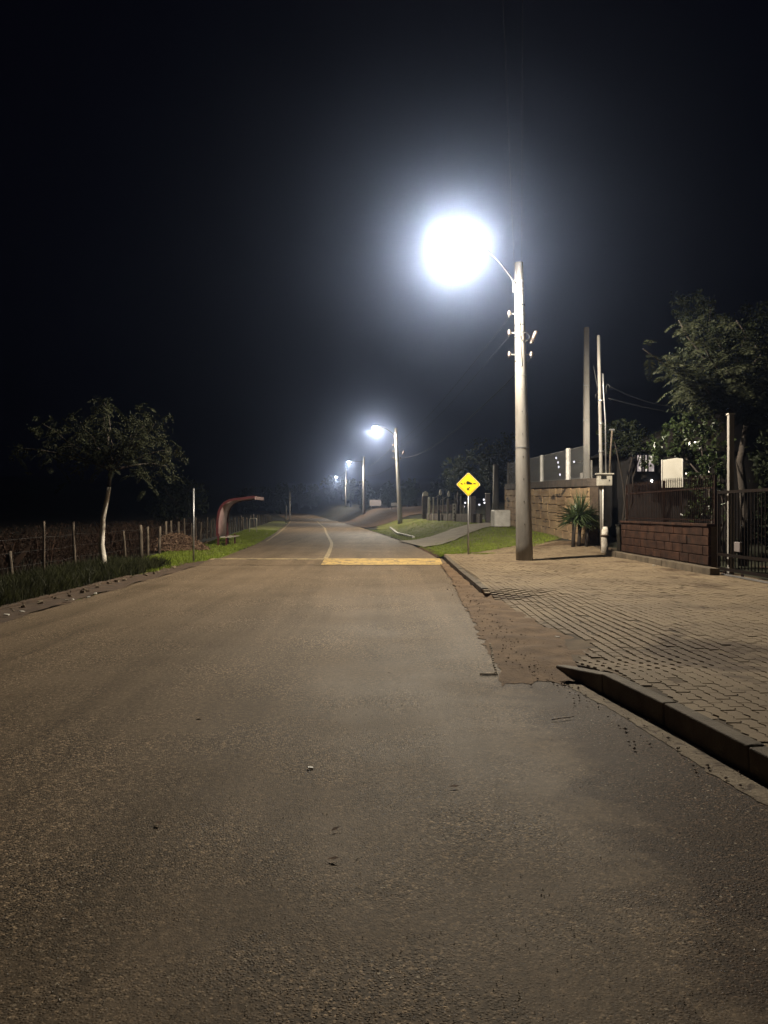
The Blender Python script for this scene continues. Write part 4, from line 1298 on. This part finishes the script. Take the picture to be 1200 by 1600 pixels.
# ------------------------------------------------------------------ dark house with a lit window
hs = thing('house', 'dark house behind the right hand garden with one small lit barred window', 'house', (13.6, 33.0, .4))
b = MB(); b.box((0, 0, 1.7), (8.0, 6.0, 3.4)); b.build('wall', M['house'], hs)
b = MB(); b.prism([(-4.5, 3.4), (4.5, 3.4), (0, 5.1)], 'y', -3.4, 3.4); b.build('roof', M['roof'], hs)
def hw(xp, yp): return ((xp - 600) / 1200 * 30.0 - 13.6, CAMZ + (800 - yp) * 30.0 / 1200 - .4)
x0, z0 = hw(994, 737); x1, z1 = hw(1022, 711)
b = MB(); b.box(((x0 + x1) / 2, -3.02, (z0 + z1) / 2), (x1 - x0, .03, z1 - z0)); win = b.build('window', M['window_lit'], hs)
b = MB()
for f in (0, .30, .42, .62, 1.0): b.box((x0 + (x1 - x0) * f, -3.06, (z0 + z1) / 2), (.035 if f in (0, 1.0) else .06, .03, z1 - z0 + .04))
b.box(((x0 + x1) / 2, -3.075, z0 - .02), (x1 - x0 + .1, .05, .05)); b.box(((x0 + x1) / 2, -3.075, z1 + .02), (x1 - x0 + .1, .05, .05))
b.build('window_frame', M['iron'], win)
b = MB(); xx, zz = hw(1021, 742); b.lathe((xx - .1, -3.1, zz - .25), [(.02, -.05), (.05, 0), (.05, .03), (.02, .07)], 10); b.build('porch_bulb', M['bright'], hs, True)

# ------------------------------------------------------------------ second garden fence beyond the driveway
F0 = (3.55, 61.5); F1 = (6.4, 49.0)
gf = thing('post_fence', 'garden fence of thin pale posts on a low wall beyond the driveway', 'fence', (0, 0, 0))
def fpt(xp):
    # point on the fence line seen at this bearing
    k = (xp - 600) / 1200
    t = (k * F0[1] - F0[0]) / ((F1[0] - F0[0]) - k * (F1[1] - F0[1]))
    return F0[0] + (F1[0] - F0[0]) * t, F0[1] + (F1[1] - F0[1]) * t
for (xp, yt, yb, w, mt) in ((670.5, 777, 817, .19, 'white_paint'), (677, 777, 808, .12, 'white_paint'), (684, 777, 810, .08, 'concrete'), (692, 776, 810, .07, 'concrete'), (700, 779, 812, .15, 'concrete'), (711, 773, 812, .05, 'concrete'), (720, 775, 812, .09, 'concrete'), (724.5, 788, 814, .09, 'concrete'), (739, 775, 817, .34, 'grey_panel')):
    x, y = fpt(xp)
    zt_ = CAMZ + (800 - yt) * y / 1200; zb_ = g(x, y) - .1
    b = MB(); b.box((x, y, (zt_ + zb_) / 2), (w, w, zt_ - zb_)); b.build('post', M[mt], gf, bevel=.01)
b = MB()
x0, y0 = fpt(668); x1, y1 = fpt(752)
ang = math.atan2(y1 - y0, x1 - x0); L = math.hypot(x1 - x0, y1 - y0)
zc0 = .9
b.box(((x0 + x1) / 2, (y0 + y1) / 2 + .15, .95), (L, .16, .75), ang)
b.build('low_wall', M['stone_cap'], gf, bevel=.01)
b = MB()
for k in range(46):
    t_ = k / 45
    x, y = x0 + (x1 - x0) * t_, y0 + (y1 - y0) * t_ + .15
    b.tube([(x, y, 1.3), (x, y, 2.35)], .010, 5)
for zz in (1.45, 2.28): b.tube([(x0, y0 + .15, zz), (x1, y1 + .15, zz)], .014, 5)
b.build('thin_bars', M['iron'], gf)
wpst = thing('gate_pillar', 'wide pale grey gate pillar at the top of the driveway', 'pillar', (6.75, 50.0, g(6.75, 50) - .05))
zt_ = CAMZ + (800 - 771.5) * 50 / 1200 - g(6.75, 50) + .05
b = MB(); b.box((0, 0, zt_ / 2), (.28, .28, zt_)); b.build('shaft', M['grey_panel'], wpst, bevel=.01)
b = MB(); b.box((0, 0, zt_ + .02), (.33, .33, .05)); b.build('cap', M['white_paint'], wpst, bevel=.008)
nb_ = thing('number_board', 'narrow white upright board with four dark characters on the far garden fence', 'board', (0, 0, 0))
x, y = fpt(709.5); y -= .2
zt_ = CAMZ + (800 - 787) * y / 1200; zb_ = CAMZ + (800 - 811.5) * y / 1200
nb_.location = (x, y, zb_)
b = MB(); b.box((0, 0, (zt_ - zb_) / 2), (.26, .03, zt_ - zb_)); b.build('board', M['white_paint'], nb_)
b = MB()
for k in range(4): b.box((.0, -.018, (zt_ - zb_) * (.14 + .24 * k)), (.11, .006, .09)); b.box((.03, -.018, (zt_ - zb_) * (.14 + .24 * k) + .06), (.04, .006, .04))
b.build('characters', M['sign_black'], nb_)
dp = thing('short_post', 'short black post standing on the grass in front of the far garden fence', 'post', (4.15, 58.0, g(4.15, 58)))
b = MB(); b.box((0, 0, .4), (.13, .13, .8)); b.build('shaft', M['dark'], dp, bevel=.01)
b = MB(); b.box((0, 0, .81), (.15, .15, .02)); b.build('cap', M['dark'], dp)

# capped pillar left of the fence, roadside shrine-like box
cp = thing('capped_pillar', 'dark pillar with a small pale peaked box on top, left of the garden fence', 'pillar', (3.45, 64.0, g(3.45, 64)))
zr = CAMZ + (800 - 775) * 64 / 1200 - g(3.45, 64)
b = MB(); b.box((0, 0, zr / 2), (.55, .55, zr)); b.build('shaft', M['stone_cap'], cp, bevel=.01)
b = MB(); b.prism([(-.22, zr), (.22, zr), (.22, zr + .26), (0, zr + .42), (-.22, zr + .26)], 'y', -.2, .2); b.build('peaked_box', M['white_paint'], cp)
# white flowering shrub tops / globes near the fence
for i, (xp, yp, sz_, lab) in enumerate(((689, 770, .16, 'bright white globe on a slanting arm above the garden fence'), (702, 772, .14, 'white globe hanging by the foliage above the garden fence'))):
    x, y = fpt(xp); y += .5
    z = CAMZ + (800 - yp) * y / 1200
    gl = thing('globe_light', lab, 'globe', (x, y, z), 0, 'unlit white globes over the garden fence')
    b = MB(); b.lathe((0, 0, -.2), [(.03, 0), (sz_ * .7, .08), (sz_ * .75, .22), (sz_ * .4, .38), (.03, .44)], 12); b.build('globe', M['white_paint'], gl, True)
    b = MB(); b.tube([(0, 0, -.1), (-.35, 0, -.32), (-.6, .0, -.45), (-.6, 0, -1.2)], .025, 6); b.build('arm', M['galv'], gl)

# garden shrub behind the fence, dim tree over the sign
def leafy_tree(name, label, x, y, h, r_, n, mat, seed, l=.16, w=.07, trunk=.12, crown0=.35, group=None, cat='tree', asp=1.0):
    z = g(x, y)
    t_ = thing(name, label, cat, (x, y, z), 0, group)
    rd = random.Random(seed)
    b = MB(); b.tube([(0, 0, -.3), (rd.uniform(-.1, .1), 0, h * .3), (0, 0, h * .75)], [trunk, trunk * .8, trunk * .4], 8)
    limbs(b, (0, 0, h * .4), [(rd.uniform(-r_, r_) * .7, rd.uniform(-r_, r_) * .7, h * rd.uniform(.55, .9)) for _ in range(6)], trunk * .5, trunk * .12, seed)
    b.build('trunk', M['bark'], t_, True)
    blobs = []
    for k in range(12):
        tt = rd.random(); a = rd.uniform(0, 6.28); q = rd.uniform(0, .75) * r_ * (1 - abs(tt - .45) * .9)
        blobs.append(((q * math.cos(a), q * math.sin(a), h * (crown0 + (1 - crown0) * tt * .88)), r_ * rd.uniform(.35, .6) * asp, 1))
    crown_leaves('crown', mat, t_, blobs, n, l, w, seed)
    return t_
leafy_tree('garden_tree', 'dim bushy tree rising behind the far garden fence left of the warning sign', 6.2, 64.0, 5.2, 1.4, 5000, M['tree_dark'], 51, .17, .08)
leafy_tree('garden_tree', 'dark broad tree behind the far garden gate right of the warning sign', 9.0, 62.0, 6.5, 2.4, 7000, M['tree_dark'], 52, .18, .09)
for i, (xp, yp) in enumerate(((756, 781), (757, 786), (749, 789), (727, 786), (725, 792))):
    D = 54.0
    o = MB().lathe((0, 0, 0), [(.02, -.05), (.06, 0), (.05, .05), (.02, .08)], 8).build('garden_light', M['spark'], None, True)
    o.location = ((xp - 600) / 1200 * D, D, CAMZ + (800 - yp) * D / 1200)
    tag(o, ['topmost tiny bright light beside the pale gate pillar', 'middle tiny bright light beside the pale gate pillar', 'lowest tiny light left of the pale gate pillar', 'upper tiny light just left of the sign post', 'lower tiny light just left of the sign post'][i], 'light', 'tiny lights in the far garden')
for i, (xp, yp) in enumerate(((869, 716), (872, 723), (873, 730), (875, 742), (897, 722))):
    D = 47.0
    o = MB().lathe((0, 0, 0), [(.02, -.05), (.05, 0), (.045, .05), (.02, .08)], 8).build('house_light', M['spark'], None, True)
    o.location = ((xp - 600) / 1200 * D, D, CAMZ + (800 - yp) * D / 1200)
    tag(o, ['topmost of the four tiny lights seen through the mesh fence', 'second from top of the tiny lights through the mesh fence', 'third from top of the tiny lights through the mesh fence', 'lowest of the tiny lights seen through the mesh fence', 'single tiny light just left of the square concrete pole'][i], 'light', 'tiny lights beyond the mesh fence')
dk = thing('dark_pole', 'dim thick pole standing behind the pale gate pillar', 'pole', (8.0, 55.0, g(8, 55)))
b = MB(); b.tube([(0, 0, -.1), (0, 0, 3.9)], [.24, .18], 14); b.build('shaft', M['concrete'], dk, True)
b = MB(); b.lathe((0, 0, 3.9), [(.19, 0), (.19, .03), (.1, .06)], 14); b.build('cap', M['concrete'], dk, True)

# ------------------------------------------------------------------ far things along the road
bd = thing('far_board', 'low wide grey board on two legs on the far right bank', 'board', (-1.3, 116.0, g(-1.3, 116)))
zt_ = CAMZ + (800 - 781) * 116 / 1200 - g(-1.3, 116)
b = MB(); b.box((0, 0, zt_ - .45), (1.75, .06, .9)); b.build('panel', M['grey_panel'], bd)
for s_ in (-.6, .6):
    b = MB(); b.box((s_, .05, zt_ / 2 - .3), (.08, .08, zt_ - .4)); b.build('leg', M['wood'], bd)
mbx = thing('roadside_stall', 'small pale box on legs beside the dirt track left of the second lamp', 'box', (1.25, 92.0, g(1.25, 92)))
zt_ = CAMZ + (800 - 785.5) * 92 / 1200 - g(1.25, 92)
b = MB(); b.box((0, 0, zt_ - .2), (.8, .5, .4)); b.build('box_body', M['white_paint'], mbx, bevel=.02)
for sx in (-.33, .33):
    b = MB(); b.box((sx, 0, zt_ / 2 - .25), (.08, .08, max(.3, zt_ - .45))); b.build('leg', M['wood'], mbx)
fpole = [(453, 769, 801, 122, 'slim far pole at the left where the road bends'), (447, 790, 817, 100, 'short far post left of the slim pole on the left verge')]
for xp, yt, yb, D, lab in fpole:
    x = (xp - 600) / 1200 * D
    o = thing('far_pole', lab, 'pole', (x, D, g(x, D)))
    zt_ = CAMZ + (800 - yt) * D / 1200 - g(x, D)
    b = MB(); b.tube([(0, 0, -.1), (0, 0, zt_)], [.11, .08], 10); b.build('shaft', M['concrete'], o, True)
    b = MB(); b.lathe((0, 0, zt_), [(.10, 0), (.10, .05), (.04, .08)], 10); b.build('cap', M['concrete'], o, True)
leafy_tree('pale_tree', 'pale narrow tree lit by the farthest street lamp just right of its pole', -6.6, 152, 5.6, 1.5, 5200, M['pale_leaf'], 60, .26, .14, .14, .25, asp=.9)
far = [(-24, 178, 7, 3), (-20.5, 186, 7.8, 3.2), (-17, 182, 6.4, 2.8), (-13.5, 190, 6.5, 3.2), (-9, 186, 5.6, 3), (-4.5, 180, 5.0, 2.8), (-28, 190, 6, 3.5), (-33, 182, 5.4, 3.4), (-3.0, 128, 3.4, 2.0), (.8, 126, 3.6, 2.2), (4.0, 122, 3.8, 2.4), (10, 120, 4.6, 3)]
labs = ['far round tree above the road end, second from left', 'tallest far tree above the end of the road', 'far tree behind the bright end of the road, third from left', 'far tree left of the farthest lamp pole', 'far tree right behind the farthest lamp pole', 'low far tree right of the pale narrow tree', 'far dark tree left of the road end by the slim pole', 'leftmost far dark tree in the row at the bend', 'low bush left of the far grey board', 'low bush behind the far grey board', 'low bush right of the far grey board on the bank', 'broad dark bush at the top of the dirt track']
for i, (x, y, h, r_) in enumerate(far):
    leafy_tree('far_tree', labs[i], x, y, h, r_, 2600, M['far_leaf'] if i != 11 else M['tree_dark'], 70 + i, .42, .22, .16, .15, 'far trees at the bend of the road', 'tree' if i < 8 else 'bush')
for i, (x, y, h, r_) in enumerate(((-21, 78, 5, 3), (-27, 98, 6, 4))):
    leafy_tree('field_tree', ['dark field tree beyond the bus shelter', 'farthest dark field tree left of the road'][i], x, y, h, r_, 3500, M['tree_dark'], 90 + i, .3, .14, .16, .1, 'dark trees in the left field')

# ------------------------------------------------------------------ litter
def lit(name, label, x, y, z, d, rz, mat='litter'):
    b = MB(); b.box((0, 0, d[2] / 2), d)
    o = b.build(name, M[mat], None, bevel=min(d) * .3); o.location = (x, y, z); o.rotation_euler = (.1, .15, rz)
    return tag(o, label, 'litter')
lit('paper_scrap', 'small white scrap lying on the asphalt in the middle foreground', (485 - 600) / 1200 * 4.33, 4.33, .006, (.032, .022, .006), .3)
lit('paper_scrap', 'small white scrap on the block paving near the kerb end', (871 - 600) / 1200 * 8.25, 8.25, .105, (.05, .03, .008), .2)
lit('paper_scrap', 'white scrap on the paving near the concrete step', (1022 - 600) / 1200 * 18.9, 18.9, .125, (.07, .05, .02), .2)
for i, (xp, yp) in enumerate(((10, 965), (34, 960), (104, 942), (112, 941), (138, 937), (149, 931))):
    D = 1740 / (yp - 800)
    o = lit('plastic_scrap', ['leftmost pale scrap in the left gutter', 'second pale scrap from the left in the left gutter', 'larger pale scrap in the middle of the left gutter', 'brighter scrap beside the larger one in the left gutter', 'small pale scrap in the left gutter below the thin fence post', 'rightmost pale scrap in the left gutter before the tree'][i], (xp - 600) / 1200 * D + .0, D, .03, (.07, .05, .02), i)
    o['group'] = 'pale scraps in the left gutter'
b = MB()
D = 1740 / 327
b.tube([(.0, 0, .006), (.07, .02, .010), (.13, .05, .007), (.17, .06, .012)], [.0035, .003, .003, .002], 6)
o = b.build('twig', M['twig']); o.location = ((862 - 600) / 1200 * D, D, .006); tag(o, 'thin dark twig lying on the asphalt before the near kerb', 'twig')
n = 90
def leaf_litter():
    y = np.concatenate([3 + 20 * rr.random(50), 7 + 14 * rr.random(40)]); x = np.concatenate([-4.5 + 6 * rr.random(50), 2.3 + 4.4 * rr.random(40)])
    z = np.where(x < 1.9, .008 + hump_h(x, y), pave_z(x, y) + .006)
    c = np.stack([x, y, z + .006], -1)
    a = rr.random(len(x)) * 6.28
    u = np.stack([np.cos(a), np.sin(a), rr.normal(0, .15, len(x))], -1); v = unit(np.stack([-np.sin(a), np.cos(a), rr.normal(0, .2, len(x))], -1))
    return leaf_quads(c, u, v, .03 + .04 * rr.random(len(x)), .012 + .02 * rr.random(len(x)))
tag(np_mesh('fallen_leaves', leaf_litter(), 4, M['brush']), 'small dry leaves scattered over road and paving', 'leaves', kind='stuff')

# ------------------------------------------------------------------ haze volume added to stand in for lens glow round the lamps
b = MB(); b.box((0, 330, 49), (700, 800, 110))
hz_m = bpy.data.materials.new('glow_haze'); hz_m.use_nodes = True
nt = hz_m.node_tree
nt.nodes.remove(nt.nodes['Principled BSDF'])
pvn = nt.nodes.new('ShaderNodeVolumePrincipled')
pvn.inputs['Color'].default_value = (.46, .60, 1.0, 1)
pvn.inputs['Density'].default_value = HAZE_DENSITY
pvn.inputs['Anisotropy'].default_value = .952
nt.links.new(pvn.outputs['Volume'], nt.nodes['Material Output'].inputs['Volume'])
hz = b.build('haze', hz_m)
tag(hz, 'thin added haze imitating the lens glow round the street lamps', 'haze', kind='stuff')
